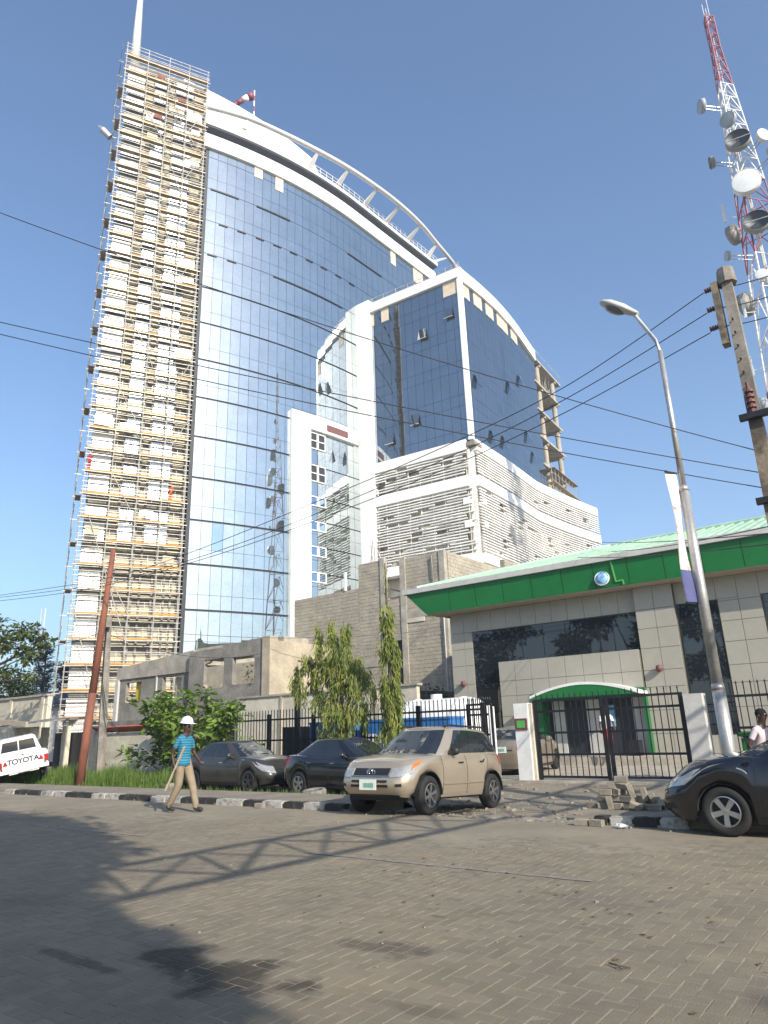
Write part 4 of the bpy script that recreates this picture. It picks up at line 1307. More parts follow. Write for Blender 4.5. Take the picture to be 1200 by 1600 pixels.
MB().b2((-34.6, 18.6, 0.05), (-31.85, 18.66, 1.90)).build('leaf', 'dark_metal', bg_, w=True)
b = MB()
for i in range(12):
    x = -33.5 + i * .145
    b.bar((x, 18.62, 1.92), (x + .14, 18.62, 2.5), .03); b.bar((x + .14, 18.63, 1.92), (x, 18.63, 2.5), .03)
b.build('lattice', 'white_paint', bg_, w=True)
MB().bar((-33.6, 18.62, 2.53), (-31.8, 18.62, 2.53), .06).build('top_rail', 'dark_metal', bg_, w=True)
MB().b2((-33.9, 18.55, 1.3), (-33.5, 18.6, 1.8)).build('notice', 'white_paint', bg_, w=True)
tw = thing('tiled_wall', 'low cream wall with red clay tile coping behind the leafy shrub', 'wall', (-28, 18.8, 0))
MB().b2((-31.75, 18.7, 0), (-31.35, 19.1, 2.15)).build('gate_pier', 'render_cream', tw, w=True)
MB().b2((-31.35, 18.8, 0), (-22.4, 19.0, 1.78)).build('wall_face', 'render_cream', tw, w=True)
ct = []
for i in range(58):
    x = -31.2 + i * .15
    ct.append(Matrix.Translation((x, 18.72, 1.95)) @ Matrix.Rotation(R(-32), 4, 'X') @ Matrix.Diagonal((0.105, 0.42, 0.06, 1)))
pieces('clay_tile', 'tile_red', ct, tw, w=True)
MB().b2((-31.3, 18.9, 2.05), (-22.4, 19.3, 2.3)).build('coping_back', 'zinc', tw, w=True)
fh = thing('far_house', 'distant grey house with blue sheet roof behind the gatehouse', 'house', (-60, 29, 0))
b = MB(); b.b2((-70, 30, 0), (-55.5, 36, 4.2)); b.build('wall', 'cap_grey', fh, w=True)
b = MB(); b.prism([(-.6, 0), (6.6, 0), (3, 1.6)], 16, Matrix.Translation((-71, 30, 4.2)) @ Matrix(((0, 0, 1, 0), (1, 0, 0, 0), (0, 1, 0, 0), (0, 0, 0, 1)))); b.build('roof', 'navy', fh, w=True)
for x in (-68, -64, -60): MB().b2((x, 29.96, 1.4), (x + 1.2, 30.0, 2.8)).build('window', 'dark_gap', fh, w=True)
# ------------------------------------------------------------------ fence and gates
FY = 19.2
def barlist(x0, x1, z0, z1, sp=0.16, y=FY):
    n = max(1, round((x1 - x0) / sp))
    return [(x0 + (x1 - x0) * (i + .5) / n, y, z0, z1) for i in range(n)]
BAR = None
def barmesh():
    b = MB()
    b.box((0, 0, .48), (.022, .022, .96)); b.lathe([(.011, .955), (.024, .968), (.012, .982), (0, 1.0)], 6)
    return b.mesh('fence_bar', 'dark_metal')
BAR = barmesh()
def fence(lab, x0, x1, px, z0=0.25, z1=2.4):
    f = thing('metal_fence', lab, 'fence', ((x0 + x1) / 2, FY, 0), group='black metal bar fence of the bank yard')
    pieces('fence_bar', 'dark_metal', [Matrix.Translation((x, y, a)) @ Matrix.Diagonal((1, 1, c - a, 1)) for x, y, a, c in barlist(x0, x1, z0, z1)], f, w=True, me=BAR)
    for z in (2.02, 1.28, 0.50): MB().b2((x0, FY - .02, z - .03), (x1, FY + .02, z + .03)).build('rail', 'dark_metal', f, w=True)
    for x in px: MB().b2((x - .06, FY - .055, 0), (x + .06, FY + .055, 2.22)).build('post', 'dark_metal', f, w=True)
    MB().b2((x0, FY - .1, -.1), (x1, FY + .1, 0.22)).build('base_wall', 'concrete', f, w=True)
fence('long black metal bar fence behind the parked sedans and weeping trees', -22.4, -10.85, (-22.3, -20.2, -17.9, -15.6, -13.3, -10.9))
fence('short black metal bar fence right of the gate behind the lamp post', -4.35, 4.0, (-4.3, -1.9, 0.5, 2.9))
def leaf(lab, mx, L, z1=2.16):
    g_ = thing('bar_gate', lab, 'gate', mx=mx, group='gate leaves of the bank yard')
    pieces('gate_bar', 'dark_metal', [Matrix.Translation((x, 0, 0.12)) @ Matrix.Diagonal((1, 1, z1 + .1, 1)) for x in [L * (i + .5) / 12 for i in range(12)]], g_, me=BAR)
    for z in (0.12, 0.70, 1.28, 1.86, z1): MB().b2((0, -.022, z - .03), (L, .022, z + .03)).build('rail', 'dark_metal', g_)
    for x in (0.03, L - .03): MB().b2((x - .04, -.04, 0.04), (x + .04, .04, z1 + .03)).build('stile', 'dark_metal', g_)
leaf('closed left leaf of the black bar gate beside the post with green plate', Matrix.Translation((-9.22, FY, 0)), 2.03)
leaf('closed right leaf of the black bar gate beside the plain concrete post', Matrix.Translation((-7.13, FY, 0)), 2.03)
leaf('open narrow black gate leaf between gold parked cars seen nearly edge on', Matrix.Translation((-10.62, FY, 0)) @ Matrix.Rotation(R(171), 4, 'Z'), 0.95)
gp = thing('gate_post', 'flaking white concrete gate post with a small green plate', 'post', (-9.55, FY, 0))
b = MB(); b.b2((-9.80, FY - .17, -.1), (-9.36, FY + .17, 2.12)); b.build('shaft', 'white_paint', gp, w=True)
MB().b2((-9.79, FY - .20, 1.38), (-9.40, FY - .17, 1.70)).build('plate', 'maroon', gp, w=True)
MB().b2((-9.72, FY - .21, 1.44), (-9.47, FY - .20, 1.64)).build('plate_face', 'green_light', gp, w=True)
MB().b2((-9.36, FY - .12, 0), (-9.27, FY + .12, 2.1)).build('hinge_strip', 'render_cream', gp, w=True)
b = MB(); b.b2((-5.03, FY - .20, -.1), (-4.58, FY + .20, 2.13)); o = b.build('gate_post', 'cap_grey'); tag(o, 'plain grey concrete gate post right of the closed gate', 'post')
b = MB(); b.tube((-10.68, FY, 0), (-10.68, FY, 2.12), .045, n=8); b.tube((-10.56, FY, 0), (-10.56, FY, 2.08), .03, n=8); o = b.build('gate_post', 'white_paint'); tag(o, 'slim white steel pipe gate post behind the gold off-roader', 'post')
th = MB().b2((-10.6, FY - .25, -.12), (-4.9, FY + .15, 0.03)).build('gate_threshold', 'concrete', kind='structure')
gb = thing('wheeled_bin', 'green wheeled bin behind the fence beside the lamp post', 'bin', (-3.9, 20.3, 0))
b = MB(); b.prism([(-.28, -.3), (.28, -.3), (.28, .3), (-.28, .3)], .9, Matrix.Translation((-3.75, 20.2, .12))); b.build('body', 'green', gb, w=True)
MB().box((-3.75, 20.2, 1.08), (.64, .7, .1), rx=R(-6)).build('lid', 'green', gb, w=True)
for x in (-4.0, -3.5): MB().lathe([(0, -.03), (.1, -.03), (.1, .03), (0, .03)], 12, Matrix.Translation((x, 20.5, .1)) @ Matrix.Rotation(PI / 2, 4, 'Y')).build('wheel', 'plastic', gb, w=True)

# ------------------------------------------------------------------ street lamp with banner
LX, LY = -2.98, 13.6
sl_ = thing('street_lamp', 'grey steel street lamp with a bent arm and a hanging banner', 'street lamp', (LX, LY, 0))
b = MB()
b.tube((LX, LY, -.05), (LX, LY, 2.0), .115, n=16); b.tube((LX, LY, 2.0), (LX, LY, 2.1), .125, .10, n=16); b.tube((LX, LY, 2.1), (LX, LY, 5.7), .095, .088, n=16)
b.tube((LX, LY, 5.7), (LX, LY, 5.8), .10, .07, n=16); b.tube((LX, LY, 5.8), (LX, LY, 8.75), .060, .05, n=16)
b.build('pole', 'galv', sl_, w=True, smooth=True)
b = MB(); smoothtube(b, [(LX, LY, 8.5), (LX - .005, LY, 8.78), (LX - .06, LY, 9.02), (LX - .38, LY, 9.75)], .042, 8); b.build('arm', 'galv', sl_, w=True, smooth=True)
hm = Matrix.Translation((LX - .60, LY, 9.98)) @ Matrix.Rotation(R(38), 4, 'Y') @ Matrix.Diagonal((1.15, 1.35, 1.4, 1))
b = MB(); rows = []
for i, (x, w_, h0, h1) in enumerate(((.32, .05, .03, .03), (.2, .085, .05, .05), (0, .14, .05, .085), (-.25, .17, .05, .09), (-.42, .13, .045, .06), (-.50, .04, .02, .02))):
    rows.append([hm @ Vector((x, w_ * math.cos(a), (h1 if math.sin(a) > 0 else h0) * math.sin(a))) for a in [2 * PI * k / 14 for k in range(14)]])
b.grid(rows, close=True); b.add(rows[0], [tuple(range(14))]); b.add(rows[-1], [tuple(range(13, -1, -1))])
hd_ = b.build('lamp_head', 'cap_grey', sl_, w=True, smooth=True)
b = MB(); b.lathe([(.001, -.10), (.07, -.09), (.11, -.06), (.125, -.03)], 16, hm @ Matrix.Translation((-.16, 0, 0)) @ Matrix.Diagonal((1.9, 1.1, 1, 1))); b.build('lens', 'lamp_glass', hd_, smooth=True)
bn = thing('banner', 'narrow printed banner with blue foot hanging on the street lamp', 'banner', (LX, LY, 3.4))
bm_ = Matrix.Translation((LX - .10, LY, 0)) @ Matrix.Rotation(R(74), 4, 'Z')
b = MB()
rows = [[bm_ @ Vector((-.05 - .29 * u, .03 * math.sin(z * 3 + u * 2), z)) for u in (0, .33, .66, 1)] for z in [4.15 + 1.9 * k / 14 for k in range(15)]]
b.grid(rows); b.grid([[p + Vector((.01, .012, 0)) for p in r_][::-1] for r_ in rows])
b.build('printed_cloth', 'banner_art', bn, w=True)
b = MB(); rows = [[bm_ @ Vector((-.05 - .29 * u, .03 * math.sin(z * 3 + u * 2), z)) for u in (0, .33, .66, 1)] for z in [3.55, 3.75, 3.95, 4.15]]
b.grid(rows); b.grid([[p + Vector((.01, .012, 0)) for p in r_][::-1] for r_ in rows]); b.build('blue_foot', 'banner_blue', bn, w=True)
MB().bar(bm_ @ Vector((0, 0, 3.53)), bm_ @ Vector((-.37, 0, 3.53)), .03).build('rod', 'dark_metal', bn, w=True)
MB().bar(bm_ @ Vector((0, 0, 6.06)), bm_ @ Vector((-.37, 0, 6.06)), .03).build('rod', 'dark_metal', bn, w=True)

# ------------------------------------------------------------------ utility pole
UX, UY = -1.62, 14.3
up_ = thing('utility_pole', 'thick weathered concrete utility pole at the right edge', 'utility pole', (UX, UY, 0))
b = MB()
b.mbox(Matrix.Translation((UX, UY, 2.6)) @ Matrix.Diagonal((.31, .28, 5.5, 1)))
b.build('lower_shaft', 'pole_tar', up_, w=True)
b = MB(); b.tube((UX, UY, 5.3), (UX, UY, 7.0), .19, .17, n=4); b.build('mid_shaft', 'pole_tar', up_, w=True)
b = MB(); b.tube((UX, UY, 7.0), (UX, UY, 10.25), .165, .135, n=4); b.tube((UX, UY, 10.1), (UX, UY, 10.45), .19, .16, n=8); b.build('upper_shaft', 'pole_conc', up_, w=True)
for z in (7.05, 5.35): MB().b2((UX - .25, UY - .25, z - .06), (UX + 1.4, UY - .13, z + .06)).build('cross_arm', 'dark_metal', up_, w=True)
MB().b2((UX - .30, UY - .12, 8.75), (UX - .17, UY + .12, 10.2)).build('timber_arm', 'pole_tar', up_, w=True)
ins = []
INS = [(-1.90, 14.3, 10.12), (-1.92, 14.3, 9.66), (-1.94, 14.3, 9.22)]
for (x, y, z) in INS:
    b = MB(); b.tube((x + .06, y, z), (x - .16, y, z - .02), .03, n=8)
    for k in range(4): b.tube((x + .02 - .05 * k, y, z), (x - .01 - .05 * k, y, z), .055, n=10)
    b.build('insulator', 'maroon', up_, w=True)
for x in (0.35, 0.9):
    b = MB(); b.tube((UX + x - .35, UY - .2, 7.1), (UX + x - .35, UY - .2, 7.75), .05, .035, n=8)
    for k in range(4): b.tube((UX + x - .35, UY - .2, 7.2 + .11 * k), (UX + x - .35, UY - .2, 7.24 + .11 * k), .085, n=10)
    b.build('fuse_insulator', 'maroon', up_, w=True)
for k in range(7): MB().tube((UX - .02, UY - .19, 7.4 + .3 * k), (UX - .02, UY - .12, 7.4 + .3 * k), .018, n=6).build('step_hole', 'dark_metal', up_, w=True)

# ------------------------------------------------------------------ poles on the left
rp = thing('rusty_pole', 'leaning rusty red steel pole standing at the edge of the grass', 'pole', (-25.2, 14.65, 0))
MB().tube((-25.2, 14.65, -.1), (-25.05, 14.75, 3.2), .155, .145, n=14).tube((-25.05, 14.75, 3.2), (-24.80, 14.95, 8.75), .145, .095, n=14).build('shaft', 'rust', rp, w=True, smooth=True)
cp_ = thing('concrete_pole', 'slender grey concrete pole with cables behind the rusty pole', 'utility pole', (-29.4, 18.0, 0))
b = MB(); b.tube((-29.4, 18, 0), (-29.75, 18, 6.95), .21, .14, n=6); b.build('shaft', 'pole_conc', cp_, w=True)
b = MB()
for i in range(3): b.path([(-29.5 - .05 * i, 17.8, 6.3), (-29.55 + .1 * random.random(), 17.78, 4), (-29.1 + .1 * i, 17.8, 2.6), (-28.2 + .12 * i, 17.9, 1.7)], .012, 4)
b.build('hanging_cable', 'cable', cp_, w=True)
MB().box((-29.7, 17.85, 6.4), (.5, .12, .12)).build('bracket', 'dark_metal', cp_, w=True)

# ------------------------------------------------------------------ overhead cables
def cable(lab, pts, r=0.014, sag=0):
    P = [Vector(p) for p in pts]
    out = []
    if len(P) == 2:
        for k in range(25):
            u = k / 24; q = P[0].lerp(P[1], u); q.z -= sag * 4 * u * (1 - u); out.append(q)
    else: out = [Vector(p) for p in cr([tuple(p) for p in P], 6)]
    b = MB(); smoothtube(b, out, r, 5)
    o = b.build('overhead_cable', 'cable', smooth=True)
    tag(o, lab, 'cable', 'overhead cables')
cable('top cable running left from the utility pole across the tower', [(-2.08, 14.3, 10.1), (-5.2, 14.3, 9.04), (-8.59, 14.3, 8.47), (-13.56, 14.3, 7.94), (-19.43, 14.3, 7.45), (-24.3, 14.3, 7.37), (-32.68, 14.3, 7.93)], .011)
cable('second cable running left from the utility pole across the tower', [(-2.1, 14.35, 9.64), (-5.06, 14.35, 8.80), (-8.4, 14.35, 8.18), (-14.63, 14.35, 7.50), (-19.6, 14.35, 7.22), (-25, 14.35, 7.25), (-33.5, 14.3, 7.9)], .011)
cable('lowest of the three parallel cables left of the utility pole', [(-2.12, 14.4, 9.2), (-5.3, 14.4, 8.45), (-9.0, 14.4, 7.86), (-14.5, 14.4, 7.36), (-19.8, 14.4, 7.14), (-26, 14.4, 7.2), (-34, 14.4, 7.8)], .011)
for i, z in enumerate((10.1, 9.64, 9.2)):
    cable(('top', 'middle', 'bottom')[i] + ' cable leaving the utility pole to the right past the mast', [(-1.9, 14.3, z), (-.8, 14.6, z + .02), (3, 15.5, z + .5), (12, 17, z + 1.5)], .011)
cable('cable entering high on the left edge and crossing the tower', [(-14.11, 5.1, 12.67), (-1.75, 14.4, 6.45)], .010, 0.25)
cable('upper of two thin cables entering mid-height at the left edge', [(-14.0, 5.39, 10.0), (-1.75, 14.45, 6.0)], .010, 0.12)
cable('lower of two thin cables entering mid-height at the left edge', [(-13.99, 5.42, 9.72), (-1.75, 14.5, 5.7)], .010, 0.15)
for i, (a, c) in enumerate((((-1.7, 14.5, 4.95), (-9.0, 27.0, 8.0)), ((-1.7, 14.5, 4.8), (-12.0, 34.0, 10.3)), ((-1.7, 14.5, 4.6), (-10.4, 27.0, 8.0)))):
    cable(('steepest', 'middle', 'lowest')[i] + ' drop cable from the utility pole down to the bank roof', [a, c], .012, .1)
cable('slack cable from the concrete pole towards the block building', [(-29.7, 17.9, 6.5), (-24.0, 36, 7.3)], .012, .5)
cable('slack cable from the concrete pole past the ruined building', [(-29.7, 17.9, 6.2), (-28.5, 26.5, 5.7)], .012, .6)
cable('cable running left out of the picture from the concrete pole', [(-29.7, 17.9, 6.3), (-45, 17, 6.6)], .014, .5)

# ------------------------------------------------------------------ telecom mast
MXm, MYm = -3.5, 56.1
ms = thing('telecom_mast', 'tall red and white lattice telecom mast carrying drum dishes', 'telecom mast', (MXm, MYm, 0))
MH = 62.1
def mw(z): return 6.5 - (6.5 - 0.77) * min(1, z / 58.3)
ZL = [0]
while ZL[-1] < MH - .6: ZL.append(ZL[-1] + max(1.5, mw(ZL[-1]) * 0.95))
ZL[-1] = MH
ROT = R(20)
def corner(k, z):
    w_ = mw(z) * .62
    a = ROT + 2 * PI * k / 3
    return Vector((MXm + math.cos(a) * w_, MYm + math.sin(a) * w_, z))
def red(z): return int(z / 8.8 + 0.95) % 2 == 1
for k in range(3):
    b = MB()
    for a, c in zip(ZL, ZL[1:]): b.tube(corner(k, a), corner(k, c), .085 if a < 40 else .06, n=6, mi=0 if red((a + c) / 2) else 1)
    b.build('leg', ['mast_red', 'mast_white'], ms, w=True)
for a, c in zip(ZL, ZL[1:]):
    for k in range(3):
        b = MB()
        p, q, r_, s_ = corner(k, a), corner((k + 1) % 3, a), corner(k, c), corner((k + 1) % 3, c)
        mid = (r_ + s_) / 2
        b.bar(p, mid, .07); b.bar(q, mid, .07); b.bar(r_, s_, .06)
        b.build('bracing', 'mast_red' if red((a + c) / 2) else 'mast_white', ms, w=True)
b = MB()
for dx in (-.16, .16): b.tube((MXm + dx, MYm - .1, 0), (MXm + dx * .5, MYm - .05, MH - 2), .035, n=5)
for i in range(198): b.tube((MXm - .16, MYm - .1, i * .3), (MXm + .16, MYm - .1, i * .3), .018, n=4)
for dx in (-.05, .0, .06, .11): b.tube((MXm + dx, MYm - .2, 0), (MXm + dx, MYm - .12, 53), .03, n=5)
b.build('ladder', 'mast_white', ms, w=True)
for (dx, h) in ((-.2, 63.9), (.2, 64.8), (0, 63.2)): MB().tube((MXm + dx, MYm, 61), (MXm + dx, MYm, h), .03, n=5).build('whip_aerial', 'mast_white', ms, w=True)
def dish(px, pz, r_, face, kind, dy=-1.2):
    px, pz, r_, dy = MXm + (px + 3.2) * 1.1, pz * 1.1 - .15, r_ * 1.1, dy * 1.1
    f = Vector(face).normalized()
    m = Matrix.Translation((px, MYm + dy, pz)) @ f.to_track_quat('Z', 'Y').to_matrix().to_4x4()
    b = MB(); b.lathe([(0.0, -r_ * .35), (r_ * .55, -r_ * .30), (r_, -.05), (r_, r_ * .5), (r_ * .97, r_ * .5)], 24, m)
    d_ = b.build('dish', {'w': 'dish_white', 'g': 'dish_grey', 'd': 'dish_shroud'}[kind], ms, w=True, smooth=True)
    b = MB(); b.lathe([(0.0, r_ * (.54 if kind != 'd' else .0)), (r_ * .6, r_ * (.53 if kind != 'd' else .08)), (r_ * .965, r_ * (.48 if kind != 'd' else .4))], 24, m)
    b.build('dish_face', {'w': 'dish_white', 'g': 'dish_grey', 'd': 'dish_dark'}[kind], d_, smooth=True)
    if kind == 'd':
        b = MB(); b.mbox(m @ Matrix.Translation((0, 0, r_ * .5)) @ Matrix.Diagonal((r_ * 1.95, .06, .06, 1))); b.tube(m @ Vector((0, 0, .05)), m @ Vector((0, 0, r_ * .55)), .05); b.build('feed', 'galv', d_)
    b = MB(); b.tube((px, MYm + dy, pz), (MXm + (px - MXm) * .3, MYm + dy * .2, pz - .1), .05, n=6); b.tube((px, MYm + dy, pz - .3), (MXm + (px - MXm) * .3, MYm + dy * .2, pz - .5), .04, n=6); b.build('bracket', 'galv', d_)
dish(-4.75, 47.3, .55, (-1, -.55, -.05), 'g'); dish(-3.25, 44.6, .58, (-.35, -1, -.1), 'g', -1.5)
dish(-3.0, 42.2, .85, (.15, -1, .05), 'd', -1.7); dish(-1.5, 42.3, .52, (.85, -.8, 0), 'w', -1.0); dish(-4.9, 41.9, .45, (-1, -.3, -.1), 'd')
dish(-3.05, 38.2, .95, (.12, -1, -.03), 'w', -2.0); dish(-3.0, 34.6, .85, (.2, -1, .05), 'd', -2.2); dish(-1.1, 40.3, .62, (1, -.6, 0), 'g')
dish(-3.4, 30.6, .4, (.1, -1, 0), 'w', -2.1); dish(-1.0, 36.0, .5, (1, -.5, 0), 'w'); dish(-5.2, 33.6, .35, (-1, -.6, 0), 'g'); dish(-0.6, 28.0, .7, (.9, -.5, 0), 'g')
dish(-5.0, 22.0, .6, (-1, .1, 0), 'g', 0); dish(-4.6, 36.5, .8, (-1, .4, 0), 'd', .8); dish(-4.8, 30.5, .9, (-1, .3, 0), 'd', .9); dish(-5.4, 18, .5, (-1, .1, 0), 'd', 0)
for (dx, dy, z) in ((-1.9, -1.4, 37), (-1.95, -1.2, 29), (1.6, -1.6, 33), (1.9, -1.2, 26.5), (-2.4, 0, 25), (2.0, .5, 21)):
    z *= 1.1
    b = MB(); b.box((MXm + dx, MYm + dy, z), (.22, .14, 1.7)); b.tube((MXm + dx, MYm + dy, z - .4), (MXm + dx * .6, MYm + dy * .6, z - .4), .035, n=5); b.build('panel_aerial', 'dish_white', ms, w=True)
fm = thing('far_mast', 'faint far red and white radio mast above the conifers', 'mast', (-143, 71.7, 0))
b = MB()
for k in range(3):
    for i in range(14): b.tube((-143 + .5 * math.cos(2 * k), 71.7 + .5 * math.sin(2 * k), i * 2), (-143 + .5 * math.cos(2 * k), 71.7 + .5 * math.sin(2 * k), i * 2 + 2), .07, n=4, mi=i // 3 % 2)
for i in range(27): b.tube((-143 + .5 * math.cos(2 * (i % 3)), 71.7 + .5 * math.sin(2 * (i % 3)), i), (-143 + .5 * math.cos(2 * (i % 3) + 2), 71.7 + .5 * math.sin(2 * (i % 3) + 2), i + 1), .05, n=4, mi=i // 6 % 2)
b.build('lattice', ['mast_white', 'mast_red'], fm, w=True)

# ------------------------------------------------------------------ gantry and trees on the near side: only their shadows reach the picture
gs = thing('sign_gantry', 'lattice gantry spanning the street whose shadow crosses the paving', 'gantry', (4, 4, 0))
GX = 3.35; GZ0, GZ1 = 5.9, 6.95
def gpt(y, z): return (GX + 0.07 * (y - 5), y, z)
b = MB()
for z in (GZ0, GZ1): b.bar(gpt(-2, z), gpt(17, z), .09)
b.build('chords', 'galv', gs, w=True)
b = MB(); y = -2; k = 0
while y < 17:
    a, c = (GZ0, GZ1) if k % 2 else (GZ1, GZ0)
    b.bar(gpt(y, a), gpt(y + 1.3, c), .06); b.bar(gpt(y, c), gpt(y + 1.3, a), .045); b.bar(gpt(y, GZ0), gpt(y, GZ1), .06)
    y += 1.3; k += 1
b.build('lacing', 'galv', gs, w=True)
for y in (-2, 17): MB().bar(gpt(y, 0), gpt(y, GZ1), .3).build('post', 'galv', gs, w=True)
# ------------------------------------------------------------------ vehicles
def lerp(a, b_, t): return a + (b_ - a) * t
def pw(P, x):
    """smooth-stepped interpolation through (x, y) knots"""
    if x <= P[0][0]: return P[0][1]
    for (x0, y0), (x1, y1) in zip(P, P[1:]):
        if x <= x1:
            return lerp(y0, y1, (x - x0) / (x1 - x0))
    return P[-1][1]
def wheel(parent, x, y, r, w_, side, rimk, spokes=5, rr=0.62, dz=0.0):
    m = Matrix.Translation((x, y, r + dz)) @ Matrix.Rotation(-PI / 2 * side, 4, 'X')
    b = MB()
    b.lathe([(r * rr, -w_ / 2), (r * .9, -w_ / 2), (r * .97, -w_ * .40), (r, -w_ * .25), (r, w_ * .25), (r * .97, w_ * .40), (r * .9, w_ / 2), (r * rr, w_ / 2), (r * rr, -w_ / 2)], 36, m)
    t = b.build('wheel', 'tyre', parent, smooth=True)
    b = MB()
    b.lathe([(r * rr, w_ / 2 + .002), (r * rr * .93, w_ / 2 + .006), (r * rr * .90, w_ * .34), (r * rr * .88, w_ * .1)], 36, m)
    b.lathe([(0, w_ * .46), (r * .13, w_ * .45), (r * .15, w_ * .36)], 16, m)
    for i in range(spokes):
        mm = m @ Matrix.Rotation(2 * PI * i / spokes + .3, 4, 'Z')
        ws = 0.9 if spokes < 6 else 0.62
        vs = [(r * .08, -r * .10 * ws, w_ * .44), (r * rr * .92, -r * .13 * ws, w_ * .46), (r * rr * .92, r * .13 * ws, w_ * .46), (r * .08, r * .10 * ws, w_ * .44)]
        vs += [(a, c, d - w_ * .13) for a, c, d in vs]
        b.mat4(mm, vs, [(0, 1, 2, 3), (7, 6, 5, 4), (0, 4, 5, 1), (1, 5, 6, 2), (2, 6, 7, 3), (3, 7, 4, 0)])
    b.build('rim', rimk, t, smooth=False)
    b = MB(); b.lathe([(0, w_ * .05), (r * rr * .9, w_ * .05)], 24, m); b.build('brake_disc', 'plastic', t)

def car(name, label, cat, mx, S, paint, rimk, group=None):
    """S: dimensions; local x forward, z up, origin under the middle of the wheelbase"""
    t = thing(name, label, cat, mx=mx, group=group)
    W, p = S['W'], S.get('p', 5.0)
    ax = S['wb'] / 2
    R0 = S['arch']
    def zb(x):
        z = S['sill']
        if x > S['xf'][0][1] - .35: z = S['sill'] + (x - S['xf'][0][1] + .35) * .12
        for c in (ax, -ax):
            if abs(x - c) < R0: z = max(z, S['wr'] + math.sqrt(R0 * R0 - (x - c) ** 2) * 0.98)
        return z
    def P(xn, v, sd):
        x = xn * pw(S['xf'], v) if xn > 0 else xn * pw(S['xr'], v)
        hw = W / 2 * pw(S['wv'], v) * max(0, 1 - abs(xn) ** p) ** (1 / p)
        z0 = zb(x); z1 = pw(S['top'], x)
        return Vector((x, sd * hw, z0 + (z1 - z0) * v))
    fr = [0, .12, .25, .38, .5, .62, .72, .8, .87, .92, .96, .985]
    xe = [max(0, 1 - f ** p) ** (1 / p) for f in fr]
    mid = [xe[-1] * (1 - 2 * i / 90) for i in range(1, 90)]
    XN = xe + mid + [-x for x in xe[::-1]]
    VV = [0, .06, .15, .28, .42, .56, .68, .78, .86, .93, .975, 1.0]
    CC = [.93, .8, .6, .3, 0]
    cw = S.get('crown', .035)
    rows = []
    for xn in XN:
        L = [P(xn, v, 1) for v in VV]
        e = L[-1]
        L += [Vector((e.x, e.y * c, e.z + cw * (1 - c * c) * (abs(e.y) / (W / 2)))) for c in CC]
        rows.append(L + [Vector((q.x, -q.y, q.z)) for q in L[-2::-1]])
    b = MB(); b.grid(rows)
    body = b.build('body', paint, t, smooth=True)
    b = MB(); b.b2((-ax - R0 - .05, -W * .38, S['sill'] - .04), (ax + R0 + .05, W * .38, S['sill'] + .45)); b.b2((-S['xr'][0][1] + .2, -W * .36, S['sill'] + .05), (S['xf'][0][1] - .2, W * .36, S['sill'] + .3))
    b.build('underbody', 'plastic', t)
    for c in (ax, -ax):
        for sd in (1, -1):
            wheel(t, c, sd * (W / 2 - S['tw'] / 2 - .02), S['wr'], S['tw'], sd, rimk, S.get('spokes', 5))
            b = MB()
            n = 14
            b.grid([[(c + R0 * math.cos(PI * i / n) * k, sd * (W / 2 - .005 - d), max(S['sill'] - .02, S['wr'] + R0 * math.sin(PI * i / n) * k)) for (k, d) in ((1.0, .012), (.97, .02), (.97, .3))] for i in range(n + 1)])
            b.build('wheel_arch', 'plastic', t)
    # greenhouse
    G = S['g']
    pg = G.get('p', 4.5)
    def gx(xn, v):
        return lerp(lerp(G['b0'], G['t0'], v), lerp(G['b1'], G['t1'], v), (xn + 1) / 2)
    def PG(xn, v, sd, off=0.0):
        x = gx(xn, v)
        bow = math.sin(PI * v) * .025
        hw = (lerp(G['wb'], G['wt'], v) + bow) * max(0, 1 - abs(xn) ** pg) ** (1 / pg)
        zr = G['h'] - G.get('drop', .05) * (xn - .2) ** 2
        z0 = pw(S['top'], x) - .01
        return Vector((x, sd * hw, z0 + (zr - z0) * v))
    xe2 = [max(0, 1 - f ** pg) ** (1 / pg) for f in fr]
    XG = xe2 + [xe2[-1] * (1 - 2 * i / 40) for i in range(1, 40)] + [-x for x in xe2[::-1]]
    rows = []
    for xn in XG:
        L = [PG(xn, v, 1) for v in (0, .15, .3, .5, .7, .85, .95, 1)]
        e = L[-1]
        L += [Vector((e.x, e.y * c, e.z + .045 * (1 - c * c) * min(1, abs(e.y) / .4))) for c in (.93, .8, .55, .28, 0)]
        rows.append(L + [Vector((q.x, -q.y, q.z)) for q in L[-2::-1]])
    b = MB(); b.grid(rows)
    b.build('cabin', paint, t, smooth=True)
    def slab(fn, us, vs, d, off, name, mk, par=t, th=.02):
        A = [[fn(u, v) + Vector(d) * off for u in us] for v in vs]
        B_ = [[q - Vector(d) * th for q in r_] for r_ in A]
        m = MB(); m.grid(A); m.grid([r_[::-1] for r_ in B_])
        for r1, r2 in ((A[0], B_[0]), (A[-1], B_[-1])): m.grid([r1, r2])
        m.grid([[r_[0] for r_ in A], [r_[0] for r_ in B_]]); m.grid([[r_[-1] for r_ in A], [r_[-1] for r_ in B_]])
        return m.build(name, mk, par, smooth=False)
    def lin(a, c, n): return [a + (c - a) * i / n for i in range(n + 1)]
    def GF(y, v):    # front screen: y as fraction
        return PG(max(0, 1 - abs(y) ** pg) ** (1 / pg), v, 1 if y >= 0 else -1)
    def GR(y, v): return PG(-max(0, 1 - abs(y) ** pg) ** (1 / pg), v, 1 if y >= 0 else -1)
    slab(GF, lin(-.90, .90, 14), lin(.06, .93, 6), (.72, 0, .69), .012, 'windscreen', 'car_glass')
    slab(GR, lin(-.86, .86, 12), lin(.12, .90, 6), (-.8, 0, .6), .012, 'rear_window', 'car_glass')
